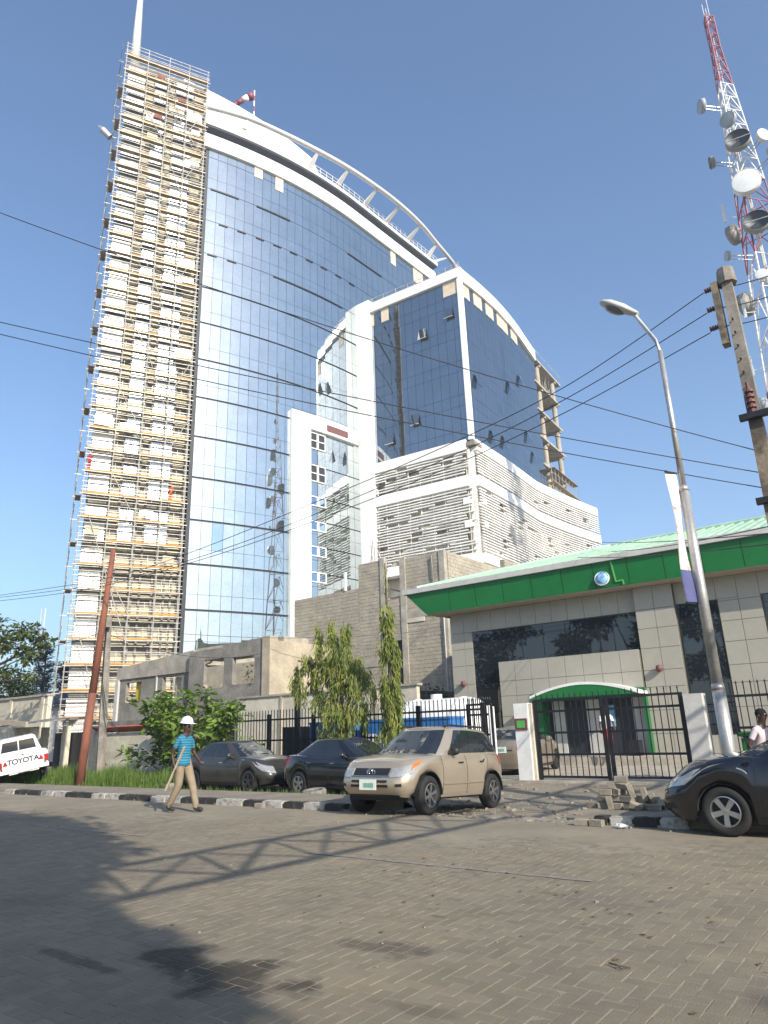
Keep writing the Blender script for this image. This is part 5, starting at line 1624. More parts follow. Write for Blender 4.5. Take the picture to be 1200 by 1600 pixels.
    for sd in (1, -1):
        for (x0, x1, v0, v1) in G['win']:
            fn = lambda u, v: PG(u, v, sd)
            slab(fn, lin(x0, x1, 8), lin(v0, v1, 5), (0, sd * .96, .28), .010, 'side_window', 'car_glass')
    def BF(y, v):
        f = min(.999, abs(y) / (W / 2 * pw(S['wv'], v)))
        return P(max(0, 1 - f ** p) ** (1 / p), v, 1 if y >= 0 else -1)
    def BR(y, v):
        f = min(.999, abs(y) / (W / 2 * pw(S['wv'], v)))
        return P(-max(0, 1 - f ** p) ** (1 / p), v, 1 if y >= 0 else -1)
    for (nm, y0, y1, v0, v1, mk, off) in S['front']: slab(BF, lin(y0, y1, 8), lin(v0, v1, 4), (1, 0, 0), off, nm, mk)
    for (nm, y0, y1, v0, v1, mk, off) in S['rear']: slab(BR, lin(y0, y1, 8), lin(v0, v1, 4), (-1, 0, 0), off, nm, mk)
    for sd in (1, -1):
        for (nm, x0, x1, v0, v1, mk, off) in S['side']:
            fn = lambda x, v: P(x / (pw(S['xf'], v) if x > 0 else pw(S['xr'], v)), v, sd)
            slab(fn, lin(x0, x1, 8), lin(v0, v1, 3), (0, sd, 0), off, nm, mk, th=.015)
        # door mirror
        mp = PG(.62, .12, sd)
        b = MB(); b.lathe([(0, -.11), (.06, -.10), (.085, -.02), (.085, .05), (.05, .10), (0, .11)], 12, Matrix.Translation((mp.x - .05, mp.y + sd * .13, mp.z + .02)) @ Matrix.Rotation(PI / 2, 4, 'X') @ Matrix.Diagonal((.75, 1, 1, 1)))
        b.tube((mp.x, mp.y - sd * .03, mp.z - .04), (mp.x - .03, mp.y + sd * .1, mp.z - .01), .025)
        b.build('door_mirror', S.get('mirror', paint), t, smooth=True)
        # door shut lines
        for x in S['shut']:
            b = MB()
            pts = []
            for v in lin(.06, .985, 10):
                q = P(x / (pw(S['xf'], v) if x > 0 else pw(S['xr'], v)), v, sd); pts.append(q + Vector((0, sd * .001, 0)))
            b.path(pts, .005, 4); b.build('shut_line', 'plastic', t)
    t['P'] = 0
    del t['P']
    return t, BF, BR, P

def plate(t, fn, y, v, d, off, txt='LSD 264 AE', mk='plate_white'):
    c = fn(y, v) + Vector(d) * off
    fwd = Vector(d).normalized()
    m = Matrix.Translation(c) @ Matrix((Vector((-fwd.y, fwd.x, 0)), Vector((0, 0, 1)), fwd)).transposed().to_4x4()
    pl = MB().mbox(m @ Matrix.Diagonal((.40, .19, .012, 1))).build('number_plate', mk, t)
    MB().mbox(m @ Matrix.Translation((.02, -.01, .008)) @ Matrix.Diagonal((.24, .08, .004, 1))).build('plate_marks', 'plate_green', pl)
    return pl
SUV = dict(W=1.80, wb=2.56, arch=.435, wr=.355, tw=.225, sill=.30, p=6.0, spokes=6, crown=.05,
    xf=[(0, 1.96), (.2, 2.08), (.45, 2.12), (.62, 2.08), (.82, 2.00), (1, 1.86)], xr=[(0, 1.92), (.25, 2.04), (.6, 2.05), (1, 1.99)],
    wv=[(0, .92), (.15, .97), (.45, 1.0), (.7, .995), (.9, .96), (1, .91)],
    top=[(-2.1, 1.14), (-1.0, 1.12), (.75, 1.08), (1.0, 1.09), (1.4, 1.05), (1.75, .99), (1.95, .92), (2.12, .84)],
    g=dict(b0=-2.02, b1=1.12, t0=-1.72, t1=.30, wb=.80, wt=.60, h=1.655, p=5, win=[(.085, .60, .08, .91), (-.44, .075, .08, .91), (-.86, -.455, .10, .90)]),
    front=[('grille', -.42, .42, .70, .88, 'plastic', .012), ('grille_frame', -.46, .46, .665, .70, 'chrome', .02), ('intake', -.42, .42, .49, .56, 'plastic', .012), ('intake', -.44, .44, .30, .40, 'plastic', .012),
           ('headlamp', .46, .83, .64, .88, 'lens_clear', .014), ('headlamp', -.83, -.46, .64, .88, 'lens_clear', .014), ('indicator', .785, .845, .76, .87, 'lens_amber', .022), ('indicator', -.845, -.785, .76, .87, 'lens_amber', .022),
           ('fog_lamp', .60, .70, .32, .42, 'plastic', .012), ('fog_lamp', -.70, -.60, .32, .42, 'plastic', .012), ('skid', -.6, .6, .0, .05, 'plastic', .01)],
    rear=[('tail_lamp', .66, .84, .72, .98, 'lens_red', .012), ('tail_lamp', -.84, -.66, .72, .98, 'lens_red', .012), ('bumper_strip', -.7, .7, .25, .3, 'plastic', .01)],
    side=[('door_handle', .02, .20, .80, .835, 'plastic', .022), ('door_handle', -.88, -.70, .80, .835, 'plastic', .022), ('rub_strip', -.82, .82, .30, .345, 'paint_gold', .016)], shut=[.83, -.12, -1.02], mirror='plastic')
# gold off-roader, nose to the street
ang = -PI / 2 + R(1.0)
t, BF, BR, PP = car('parked_car', 'gold compact off-roader parked nose to the street by the gate', 'car', Matrix.Translation((-8.66, 12.74, -0.075)) @ Matrix.Rotation(ang, 4, 'Z') @ Matrix.Rotation(R(-2.9), 4, 'Y') @ Matrix.Diagonal((.965, .965, .965, 1)), SUV, 'paint_gold', 'rim', 'parked cars')
plate(t, BF, 0, .40, (1, 0, 0), .03)
em = BF(0, .79)
b = MB()
for (rx, ry) in ((.105, .07), (.045, .068)):
    b.grid([[em + Vector((.028 + .01 * k, rx * k2 * math.cos(a), ry * k2 * math.sin(a))) for (k, k2) in ((0, 1.0), (1, .9), (0, .8))] for a in [2 * PI * i / 24 for i in range(25)]])
b.grid([[em + Vector((.028 + .01 * k, .085 * k2 * math.cos(a), .03 + .024 * k2 * math.sin(a))) for (k, k2) in ((0, 1.0), (1, .85), (0, .7))] for a in [2 * PI * i / 24 for i in range(25)]])
b.build('badge', 'chrome', t, smooth=True)
for sd in (1, -1): MB().path([(-1.5, sd * .56, 1.66), (-1.4, sd * .56, 1.70), (.1, sd * .56, 1.70), (.2, sd * .56, 1.66)], .022, 6).build('roof_rail', 'plastic', t)
MB().box((.62, -.35, 1.22), (.02, .14, .06), rx=0, ry=R(-45)).build('sticker', 'white', t)

SED = dict(W=1.75, wb=2.60, arch=.355, wr=.315, tw=.205, sill=.20, p=5.8, spokes=5, crown=.05,
    xf=[(0, 2.02), (.2, 2.16), (.45, 2.20), (.65, 2.15), (.85, 2.02), (1, 1.86)], xr=[(0, 2.02), (.25, 2.14), (.6, 2.17), (.85, 2.13), (1, 2.05)],
    wv=[(0, .92), (.15, .97), (.45, 1.0), (.7, .99), (.9, .95), (1, .90)],
    top=[(-2.2, 1.0), (-1.9, 1.05), (-1.5, 1.06), (-.9, 1.01), (.6, .98), (1.05, 1.01), (1.4, .97), (1.75, .90), (2.0, .81), (2.2, .68)],
    g=dict(b0=-1.80, b1=1.16, t0=-1.08, t1=.22, wb=.77, wt=.55, h=1.46, p=4.5, drop=.03, win=[(.02, .55, .10, .90), (-.52, -.03, .10, .90)]),
    front=[('grille', -.45, .45, .62, .78, 'plastic', .012), ('grille_bar', -.45, .45, .69, .72, 'chrome', .02), ('intake', -.55, .55, .12, .36, 'plastic', .012),
           ('headlamp', .47, .84, .60, .86, 'lens_clear', .014), ('headlamp', -.84, -.47, .60, .86, 'lens_clear', .014), ('fog_lamp', .62, .74, .2, .32, 'plastic', .012), ('fog_lamp', -.74, -.62, .2, .32, 'plastic', .012)],
    rear=[('tail_lamp', .52, .80, .70, .92, 'lens_red', .012), ('tail_lamp', -.80, -.52, .70, .92, 'lens_red', .012), ('boot_trim', -.4, .4, .68, .72, 'chrome', .012)],
    side=[('door_handle', -.05, .12, .80, .84, 'chrome', .02), ('door_handle', -.95, -.78, .80, .84, 'chrome', .02), ('side_repeater', 1.02, 1.12, .80, .835, 'lens_clear', .014), ('sill_strip', -.85, .85, .02, .10, 'plastic', .01)], shut=[.86, -.10, -.98])
import copy
S2 = copy.deepcopy(SED)
S2['p'] = 5.2
S2['xf'] = [(0, 2.13), (.2, 2.20), (.45, 2.22), (.65, 2.18), (.85, 2.06), (1, 1.88)]
S2['sill'] = .17
S2['front'] = [f for f in S2['front'] if f[0] != 'headlamp'] + [('headlamp', .50, .835, .66, .82, 'lens_clear', .014), ('headlamp', -.835, -.50, .66, .82, 'lens_clear', .014)]
S2['side'] = [f for f in S2['side'] if f[0] != 'side_repeater'] + [('side_repeater', .95, 1.07, .66, .69, 'lens_clear', .014)]
t, BF, BR, PP = car('parked_car', 'black sedan at the right edge with bright five spoke wheel and scraped bumper', 'car', Matrix.Translation((-1.24, 11.66, 0)) @ Matrix.Rotation(PI, 4, 'Z'), S2, 'paint_black', 'rim', 'parked cars')
plate(t, BF, 0, .45, (1, 0, 0), .03)
t, BF, BR, PP = car('parked_car', 'dark grey sedan facing right half behind the walking man', 'car', Matrix.Translation((-18.35, 16.2, -.15)), SED, 'paint_grey', 'rim_dark', 'parked cars')
plate(t, BF, 0, .45, (1, 0, 0), .03)
t, BF, BR, PP = car('parked_car', 'black sedan parked behind the gold off-roader, rear to the grey car', 'car', Matrix.Translation((-13.3, 15.85, -.15)) @ Matrix.Rotation(R(-3), 4, 'Z'), SED, 'paint_black', 'rim', 'parked cars')
plate(t, BR, 0, .55, (-1, 0, 0), .03)
S3 = copy.deepcopy(SED)
S3['g']['win'] = [(.02, .55, .10, .90), (-.50, -.03, .10, .90)]
t, BF, BR, PP = car('parked_car', 'dusty gold sedan parked inside the yard seen from behind', 'car', Matrix.Translation((-11.62, 22.9, 0)) @ Matrix.Rotation(R(99), 4, 'Z'), S3, 'paint_gold_dull', 'rim_dark', 'parked cars')
plate(t, BR, 0, .72, (-1, 0, 0), .03)

# ------------------------------------------------------------------ white pickup: local x forward, rear at x = -2.4
pmx = Matrix.Translation((-29.78, 14.78, .10)) @ Matrix.Rotation(R(157), 4, 'Z') @ Matrix.Rotation(R(-10.5), 4, 'X')
pk = thing('pickup_truck', 'old white pickup parked tilted at the left edge showing its lettered tailgate', 'pickup truck', mx=pmx)
b = MB()
for sd in (1, -1):       # bed sides with rounded shoulders
    rows = []
    for x in [-2.32 + 2.25 * i / 20 for i in range(21)]:
        z0 = .52
        if abs(x + 1.35) < .42: z0 = max(z0, .36 + math.sqrt(.42 ** 2 - (x + 1.35) ** 2))
        rows.append([(x, sd * .78, z0), (x, sd * .84, z0 + .02), (x, sd * .845, .80), (x, sd * .82, 1.0), (x, sd * .80, 1.06), (x, sd * .74, 1.07), (x, sd * .72, 1.05), (x, sd * .72, .66)])
    b.grid(rows)
    b.add([rows[0][i] for i in range(8)], [tuple(range(8))])
b.b2((-2.3, -.73, .60), (-.05, .73, .66)); b.b2((-.1, -.8, .6), (-.04, .8, 1.06))
b.build('bed', 'paint_white', pk, smooth=False)
tg = MB().b2((-2.40, -.70, .56), (-2.33, .70, 1.05)).b2((-2.42, -.66, 1.0), (-2.40, .66, 1.05)).b2((-2.41, -.66, .56), (-2.40, .66, .60)).build('tailgate', 'paint_white', pk)
TB = Matrix.Translation((-2.412, 0, .80)) @ Matrix(((0, 0, -1, 0), (-1, 0, 0, 0), (0, 1, 0, 0), (0, 0, 0, 1)))
for i, ch in enumerate('TOYOTA'):
    lettering(ch, .27, 'navy', tg, TB @ Matrix.Translation((-.45 + .18 * i, -.01, 0)), name='letter', bold=.006)
for sx in (-.60, .60):
    b = MB(); b.prism([(-.09, -.09), (.09, -.09), (0, .09)], .012, TB @ Matrix.Translation((sx, -.01, 0))); b.build('red_triangle', 'lens_red', tg)
b = MB(); b.path([(-2.42, -.05, 1.01), (-2.42, .05, 1.01)], .015); b.build('latch', 'plastic', tg)
for sd in (1, -1):
    l_ = MB().b2((-2.38, sd * .715, .62), (-2.30, sd * .855, .98)).build('tail_lamp', 'lens_red', pk)
    MB().b2((-2.385, sd * .72, .86), (-2.31, sd * .858, .98)).build('reverse_lens', 'white_paint', l_)
b = MB(); b.b2((-2.56, -.84, .42), (-2.42, .84, .55)); b.b2((-2.5, -.5, .36), (-2.4, .5, .44)); b.build('rear_bumper', 'paint_white', pk)
MB().b2((-2.575, -.2, .40), (-2.56, .2, .53)).build('number_plate', 'plate_white', pk)
# cab: crew cabin with upright rear window
def cabsec(x, wb, wt, z0, z1): return [(x, -wb, .52), (x, -wb - .02, .8), (x, -wb, z0), (x, -wt, z1 - .06), (x, -wt + .08, z1), (x, wt - .08, z1), (x, wt, z1 - .06), (x, wb, z0), (x, wb + .02, .8), (x, wb, .52)]
b = MB(); rows = [cabsec(0.0, .80, .62, 1.10, 1.58), cabsec(.10, .82, .64, 1.10, 1.66), cabsec(.9, .82, .66, 1.08, 1.70), cabsec(1.45, .82, .64, 1.06, 1.66), cabsec(1.62, .82, .60, 1.06, 1.58), cabsec(2.15, .82, .80, 1.03, 1.09)]
b.grid(rows); b.add(rows[0], [tuple(range(10))]); b.add(rows[-1], [tuple(range(9, -1, -1))]); b.build('cab', 'paint_white', pk)
b = MB(); rows = [cabsec(2.15, .82, .80, .98, 1.03), cabsec(2.9, .82, .78, .92, .99), cabsec(3.1, .78, .72, .86, .93)]; b.grid(rows); b.add(rows[-1], [tuple(range(9, -1, -1))]); b.build('bonnet', 'paint_white', pk)
def quadslab(pts, off, nm, mk):
    n = (Vector(pts[1]) - Vector(pts[0])).cross(Vector(pts[3]) - Vector(pts[0])).normalized()
    A = [Vector(p_) + n * off for p_ in pts]; B_ = [q - n * .02 for q in A]
    MB().add(A + B_, [(0, 1, 2, 3), (7, 6, 5, 4), (0, 4, 5, 1), (1, 5, 6, 2), (2, 6, 7, 3), (3, 7, 4, 0)]).build(nm, mk, pk)
quadslab([(0, .64, 1.14), (0, .02, 1.14), (0, .02, 1.52), (0, .56, 1.52)], .012, 'rear_window', 'car_glass')
quadslab([(0, -.02, 1.14), (0, -.64, 1.14), (0, -.56, 1.52), (0, -.02, 1.52)], .012, 'rear_window', 'car_glass')
for sd in (1, -1):
    for (x0, x1) in ((.16, .78), (.86, 1.52)):
        pts = [(x0, sd * .815, 1.12), (x1, sd * .815, 1.10), (x1 - (.02 if x1 < 1 else .02), sd * .672, 1.58), (x0 + .04, sd * .668, 1.58)]
        quadslab(pts if sd < 0 else pts[::-1], .012, 'side_window', 'car_glass')
quadslab([(2.12, -.72, 1.11), (2.12, .72, 1.11), (1.66, .56, 1.56), (1.66, -.56, 1.56)], .015, 'windscreen', 'car_glass')
for x in (-1.35, 1.55):
    for sd in (1, -1): wheel(pk, x, sd * .72, .36, .24, sd, 'rim_dark', 6, dz=sd * .125 if sd < 0 else .10)
b = MB(); b.b2((-2.35, -.35, .40), (2.9, .35, .55)); b.tube((-1.35, -.6, .36), (-1.35, .6, .36), .07, n=8); b.lathe([(0, -.18), (.14, -.14), (.16, 0), (.14, .14), (0, .18)], 14, Matrix.Translation((-1.35, 0, .36))); b.build('chassis', 'plastic', pk)
b = MB(); b.tube((-2.3, .45, .38), (-1.8, .45, .40), .035, n=8); b.build('exhaust', 'rust', pk)
# ------------------------------------------------------------------ vegetation
def leafmesh(L, W_, fold=.25, mk='leaf_shrub', nm='leaf'):
    b = MB()
    pts = [(0, 0, 0), (L * .3, W_ * .42, W_ * fold * .5), (L * .62, W_ * .5, W_ * fold * .5), (L, 0, -L * .12), (L * .62, -W_ * .5, W_ * fold * .5), (L * .3, -W_ * .42, W_ * fold * .5), (L * .35, 0, 0), (L * .65, 0, -L * .03)]
    b.add(pts, [(0, 6, 1), (6, 7, 2, 1), (7, 3, 2), (0, 5, 6), (6, 5, 4, 7), (7, 4, 3)])
    return b.mesh(nm, mk)
def rotto(d, roll):
    d = Vector(d).normalized()
    q = d.to_track_quat('X', 'Z')
    return q.to_matrix().to_4x4() @ Matrix.Rotation(roll, 4, 'X')
def rnd(a=1): return Vector((random.gauss(0, a), random.gauss(0, a), random.gauss(0, a)))
def addleaf(b, p, d, L, W_, roll, mi=0):
    m = Matrix.Translation(p) @ rotto(d, roll)
    b.mat4(m, [(0, 0, 0), (L * .45, W_ * .5, W_ * .12), (L, 0, -L * .1), (L * .45, -W_ * .5, W_ * .12)], [(0, 1, 2), (0, 2, 3)], mi)

# weeping mast trees in the verge
def weeping(label, x, y, lobes, trunk, n, seed):
    random.seed(seed)
    t = thing('weeping_tree', label, 'tree', (x, y, 0), group='weeping trees by the fence')
    b = MB()
    for pts, r0, r1 in trunk: smoothtube(b, [Vector(p) + Vector((x, y, 0)) for p in pts], [r0 + (r1 - r0) * i / (len(pts) - 1) for i in range(len(pts))], 8)
    b.build('trunk', 'bark', t, w=True, smooth=True)
    b = MB()
    for i in range(n):                      # hanging tassels of long leaves, gaps between them
        lx, ly, z0, z1, rr = random.choices(lobes, weights=[l[5] for l in lobes])[0][:5]
        u = random.random()
        z = z0 + (z1 - z0) * u
        r_ = rr * (1.0 - .5 * u ** 2.2) * (0.5 + .5 * math.sin(6 * u + lx * 5) ** 2)
        a = random.uniform(0, 2 * PI)
        k = math.sqrt(random.uniform(.10, 1.0))
        c = Vector((x + lx + math.cos(a) * r_ * k, y + ly + math.sin(a) * r_ * k, z))
        out = Vector((math.cos(a), math.sin(a), 0))
        for j in range(16):
            q = c + Vector((0, 0, -.030 * j)) + rnd(.035)
            d = out * random.uniform(.0, .6) + Vector((random.gauss(0, .38), random.gauss(0, .38), -1.0))
            addleaf(b, q, d, random.uniform(.16, .27), random.uniform(.034, .05), random.uniform(-.9, .9))
    b.build('crown', 'leaf_weep', t, w=True)
weeping('bushy weeping tree with a thick trunk left of the narrow one', -15.85, 18.35,
        [(0, 0, 1.6, 4.5, .75, 3.4), (-.9, .1, 2.6, 4.1, .55, 2), (-1.6, .1, 2.9, 4.25, .50, 1.5), (-2.2, .1, 3.2, 4.1, .34, .7), (-.7, 0, 1.5, 2.6, .35, .6), (.75, 0, 1.9, 3.9, .55, 2.0), (1.15, 0, 2.6, 3.6, .3, .6), (-.35, 0, 3.6, 5.35, .36, 1.6), (.35, -.1, 3.5, 5.1, .34, 1.3), (-1.05, 0, 4.0, 5.4, .18, .45), (.1, -.1, 1.0, 2.0, .5, .8)],
        [([(0, 0, -.1), (.02, 0, .7), (0, 0, 1.35), (-.1, 0, 2.0), (-.5, .05, 3.0), (-1.2, .1, 3.8), (-2.1, .1, 4.0)], .27, .03), ([(0, 0, 1.1), (.25, 0, 1.9), (.5, 0, 3.0)], .14, .04), ([(0, 0, 1.3), (0, .05, 2.4), (-.1, 0, 4.6)], .13, .03), ([(.02, 0, .1), (.2, -.1, .8), (.12, -.1, 1.6)], .16, .08)], 430, 11)
weeping('narrow column shaped weeping tree beside the white tank', -13.75, 18.35,
        [(0, 0, .9, 3.0, .56, 4), (.05, 0, 2.4, 4.6, .46, 3.2), (-.05, 0, 4.0, 5.55, .34, 2), (.25, 0, .75, 2.2, .42, 1.2)],
        [([(0, 0, -.1), (0, 0, 1.2), (.03, 0, 3), (-.02, 0, 5.0), (-.06, 0, 6.9)], .17, .02)], 250, 12)
# wispy top of the narrow tree
b = MB()
for i in range(60):
    z = random.uniform(5.7, 6.9); addleaf(b, Vector((-13.8 + random.gauss(0, .06), 18.35 + random.gauss(0, .06), z)), (random.gauss(0, .4), random.gauss(0, .4), -1), .15, .03, 0)
b.build('top_leaves', 'leaf_weep', bpy.data.objects['weeping_tree.001'], w=True)

# broad leaved shrub in the verge
random.seed(21)
sbx, sby = -22.6, 17.0
shr = thing('broadleaf_shrub', 'big spreading shrub with large bright green leaves behind the walking man', 'shrub', (sbx, sby, 0))
b = MB(); ends = []
for i in range(30):
    a = random.uniform(0, 2 * PI); L = random.uniform(.8, 2.8); up = random.uniform(1.0, 3.15)
    if math.cos(a) > .3: up *= .92; L *= 1.15
    sx = random.uniform(-1.2, 1.3)
    p0 = Vector((sbx + sx * .4, sby, 0)); p1 = Vector((sbx + sx + math.cos(a) * L * .5, sby + math.sin(a) * L * .35, up * .6)); p2 = Vector((sbx + sx + math.cos(a) * L, sby + math.sin(a) * L * .6, up))
    smoothtube(b, [p0, p1, p2], [.035, .022, .01], 5)
    ends.append((p1, p2))
for (dx, dz) in ((.35, 1.3), (-.3, 1.5)): smoothtube(b, [(sbx + dx * .5 + 1.1, sby - .3, 0), (sbx + dx + 1.1, sby - .3, dz)], [.06, .045], 7)
b.build('stems', 'bark', shr, w=True)
LM = leafmesh(.36, .19)
mxs = []
for i in range(1700):
    p1, p2 = random.choice(ends)
    u = random.random() ** .6
    p = p1.lerp(p2, u) + Vector((random.gauss(0, .2), random.gauss(0, .17), random.gauss(0, .16)))
    p.z = max(p.z, .25)
    d = Vector((random.gauss(0, 1), random.gauss(-.25, 1), random.uniform(-.75, .55)))
    s = random.uniform(.6, 1.15)
    mxs.append((p.y - p.z * .5, Matrix.Translation(p) @ rotto(d, random.uniform(-.7, .7)) @ Matrix.Diagonal((s, s, s, 1))))
mxs.sort(key=lambda q: q[0])
pieces('leaf', 'leaf_shrub', [m for _, m in mxs], shr, w=True, me=LM, maxn=300, stuffname='foliage')
b = MB()
for i in range(70):
    p1, p2 = random.choice(ends); p = p1.lerp(p2, .5) + rnd(.18); p.z = max(.3, p.z); addleaf(b, p, rnd(1), .24, .11, random.uniform(-1, 1))
b.build('dry_leaves', 'leaf_dry', shr, w=True)

# grass
random.seed(5)
b = MB()
def blade(x, y, z, h, lean, w_):
    a = random.uniform(0, 2 * PI); dx, dy = math.cos(a), math.sin(a)
    b.add([(x - dy * w_, y + dx * w_, z), (x + dy * w_, y - dx * w_, z), (x + dx * lean * .4 + dy * w_ * .7, y + dy * lean * .4 - dx * w_ * .7, z + h * .6), (x + dx * lean * .4 - dy * w_ * .7, y + dy * lean * .4 + dx * w_ * .7, z + h * .6), (x + dx * lean, y + dy * lean, z + h)], [(0, 1, 2, 3), (3, 2, 4)])
for i in range(16000):
    x = random.uniform(-35, -20.6)
    edge = 14.3 + .25 * math.sin(x * 1.7) + .12 * math.sin(x * 5.1)
    y = edge + abs(random.gauss(0, 1.5))
    if y > 18.6: continue
    k = min(1, (y - edge) / .7 + .25) * (.75 + .35 * math.sin(x * .9 + y * 1.3) ** 2)
    h = random.uniform(.25, .72) * k
    blade(x, y, -.15 if y > 13.8 else .08, h * 1.15, random.uniform(.03, .35) * h * 1.4, random.uniform(.006, .012))
for i in range(5000):
    x = random.uniform(-19.5, -10.2)
    y = random.choice((13.4 + abs(random.gauss(0, .3)), random.gauss(17.5, .8)))
    x *= 1.06
    blade(x, y, verge_z(x, y), random.uniform(.05, .22), .05, .006)
b.build('tall_grass', 'grass', kind='stuff', label='tall green grass growing along the verge round the rusty pole', category='grass')

# trees with clumped crowns
def tree(label, cat, x, y, trunk_h, clumps, nl, size, mk, seed, name='tree', tr=.2, group=None, flat=.6):
    random.seed(seed)
    t = thing(name, label, cat, (x, y, 0), group=group)
    b = MB()
    smoothtube(b, [(x, y, -.3), (x + .05, y, trunk_h * .5), (x, y, trunk_h)], [tr * 1.2, tr, tr * .75], 10)
    for (cx, cy, cz, r_, w_) in clumps:
        smoothtube(b, [(x, y, trunk_h * .92), ((x + cx) / 2 + random.gauss(0, .15), (y + cy) / 2, (trunk_h + cz) / 2 + .1), (cx, cy, cz)], [tr * .5, tr * .28, tr * .08], 6)
    b.build('trunk', 'bark', t, w=True, smooth=True)
    b = MB()
    for i in range(nl):
        cx, cy, cz, r_, w_ = random.choices(clumps, weights=[c[4] for c in clumps])[0]
        v = rnd(1); v.normalize()
        k = random.random() ** .45
        sub = math.sin(v.x * 5 + cx) * math.sin(v.y * 5 + cz) * .22 + .85
        p = Vector((cx, cy, cz)) + Vector((v.x, v.y, v.z * flat)) * r_ * k * sub
        d = v + rnd(.7); d.z -= .35
        s = random.uniform(.6, 1.2)
        addleaf(b, p, d, size * s, size * .55 * s, random.uniform(-1, 1))
    b.build('crown', mk, t, w=True)
    return t
# overhanging tree at the left edge, trunk out of view
tree('leafy tree reaching in from the left edge over the wall', 'tree', -40.2, 15.5, 3.9,
     [(-34.3, 16.4, 6.6, .85, 2), (-33.9, 17.2, 6.2, .5, 1), (-34.6, 15.6, 6.0, 1.0, 2.4), (-34.4, 16.6, 5.45, .65, 1), (-35.6, 15.2, 7.0, 1.2, 2.5), (-34.0, 16.6, 5.75, .55, .8), (-37, 15, 6.6, 1.7, 3), (-39, 15, 7, 2, 3), (-34.9, 15.9, 4.75, .42, .4), (-34.2, 16.9, 4.55, .3, .3)], 2300, .26, 'leaf_tree', 31)
tree('dark rounded tree at the left edge behind the cream wall', 'tree', -44.5, 21.0, 2.2,
     [(-43.2, 20.8, 4.7, 1.1, 2), (-44.6, 20.8, 5.3, 1.3, 2.5), (-43.4, 21.0, 3.9, 1.0, 1.5), (-45.8, 21, 4.4, 1.5, 2)], 2200, .22, 'leaf_dark', 32)
def conifer(label, x, y, h, seed):
    random.seed(seed)
    t = thing('conifer', label, 'tree', (x, y, 0), group='distant conifers')
    b = MB(); b.tube((x, y, 0), (x, y, h), .28, .04, n=7); b.build('trunk', 'bark', t, w=True)
    b = MB()
    for i in range(150):
        z = random.uniform(h * .16, h); L = (h - z) * .34 + .35
        L *= random.uniform(.5, 1.15)
        a = random.uniform(0, 2 * PI); up = random.uniform(.3, .9)
        for k in range(14):
            u = k / 14
            p = Vector((x + math.cos(a) * L * u, y + math.sin(a) * L * u, z + L * u * up))
            for q in range(2): addleaf(b, p + rnd(.09), (math.cos(a) + random.gauss(0, .6), math.sin(a) + random.gauss(0, .6), random.uniform(-.2, .9)), .55, .13, 0)
    b.build('crown', 'leaf_conifer', t, w=True)
conifer('taller feathery dark conifer beyond the gatehouse', -82, 42.0, 12.2, 41)
conifer('shorter feathery conifer right of the taller one', -83.6, 45.3, 10.4, 42)
tree('low round bush below the distant conifers', 'bush', -74, 40.5, 1.5, [(-74, 40.5, 4.6, 2.6, 2), (-71.5, 40.5, 4.0, 2.2, 2), (-78, 40, 4.4, 2.6, 2)], 1500, .5, 'leaf_tree', 43, name='bush')
# hedge by the lean-to
random.seed(6)
b = MB()
for i in range(1500): addleaf(b, Vector((random.uniform(-24.5, -19.5), random.uniform(29.4, 31), random.uniform(.4, 3.55) + .2 * math.sin(i))), rnd(1), .2, .1, random.uniform(-1, 1))
b.build('foliage', 'leaf_dark', hd, w=True)
# plants growing on the ruined wall
wp = thing('wall_plant', 'small plant sprouting from the window hole of the ruined building', 'plant', (-29.7, 26.7, 4.2))
b = MB()
for i in range(60): addleaf(b, Vector((-29.6 + random.gauss(0, .2), 26.6, random.uniform(4.2, 5.2))), rnd(1), .2, .09, 0, )
b.build('foliage', 'leaf_tree', wp, w=True)
# street trees on the camera side: they shade the near paving and mirror in the bank windows
def crowns(T, z, k=1): return [(x + z * 1.669, y - z * .686, z + dz, r_, r_ * r_) for x, y, r_, dz in T]
tree('big street tree behind the photographer shading the near paving', 'tree', 7.5, -5.2, 4.4,
     crowns([(-8.5, 3.85, 1.2, .2), (-7.0, 3.35, 1.15, 0), (-5.5, 2.95, 1.15, -.2), (-4.2, 2.6, 1.05, 0), (-3.1, 2.2, .95, 0), (-9.3, 2.6, 1.6, .5), (-7.2, 1.8, 1.6, .3), (-5.4, 1.4, 1.5, .2), (-3.6, 1.0, 1.4, .2), (-.9, 4.72, .36, -.4)], 8.6), 11500, .36, 'leaf_tree', 51, name='street_tree', tr=.3, group='street trees on the near side')
tree('street tree left of the photographer shading the far lane', 'tree', 1.5, -5.4, 4.8,
     crowns([(-10.6, 5.6, 1.55, 0), (-12.3, 6.3, 1.6, 0), (-14.1, 6.8, 1.6, 0), (-16, 6.8, 1.8, .3), (-11.2, 3.8, 1.8, .4), (-13.4, 4.4, 2.0, .5), (-15.6, 4.4, 2.0, .6), (-14, 2.4, 2.0, .8)], 9.0), 9500, .38, 'leaf_tree', 52, name='street_tree', tr=.3, group='street trees on the near side')
for i, (sx, lab) in enumerate(((-13, 'nearest'), (-20, 'second'), (-27, 'third'), (-35, 'fourth'), (-44, 'farthest'))):
    tree(lab + ' of the tall trees across the street mirrored in the bank windows', 'tree', sx, -10, 4.5,
         [(sx + random.uniform(-3, 3), -10 + random.uniform(-2, 2), 4.5 + 1.3 * k + random.uniform(-.5, .5), random.uniform(1.8, 2.7), 2) for k in range(7)], 2600, .6, 'leaf_dark', 60 + i, name='street_tree', tr=.3, group='tall trees across the street')
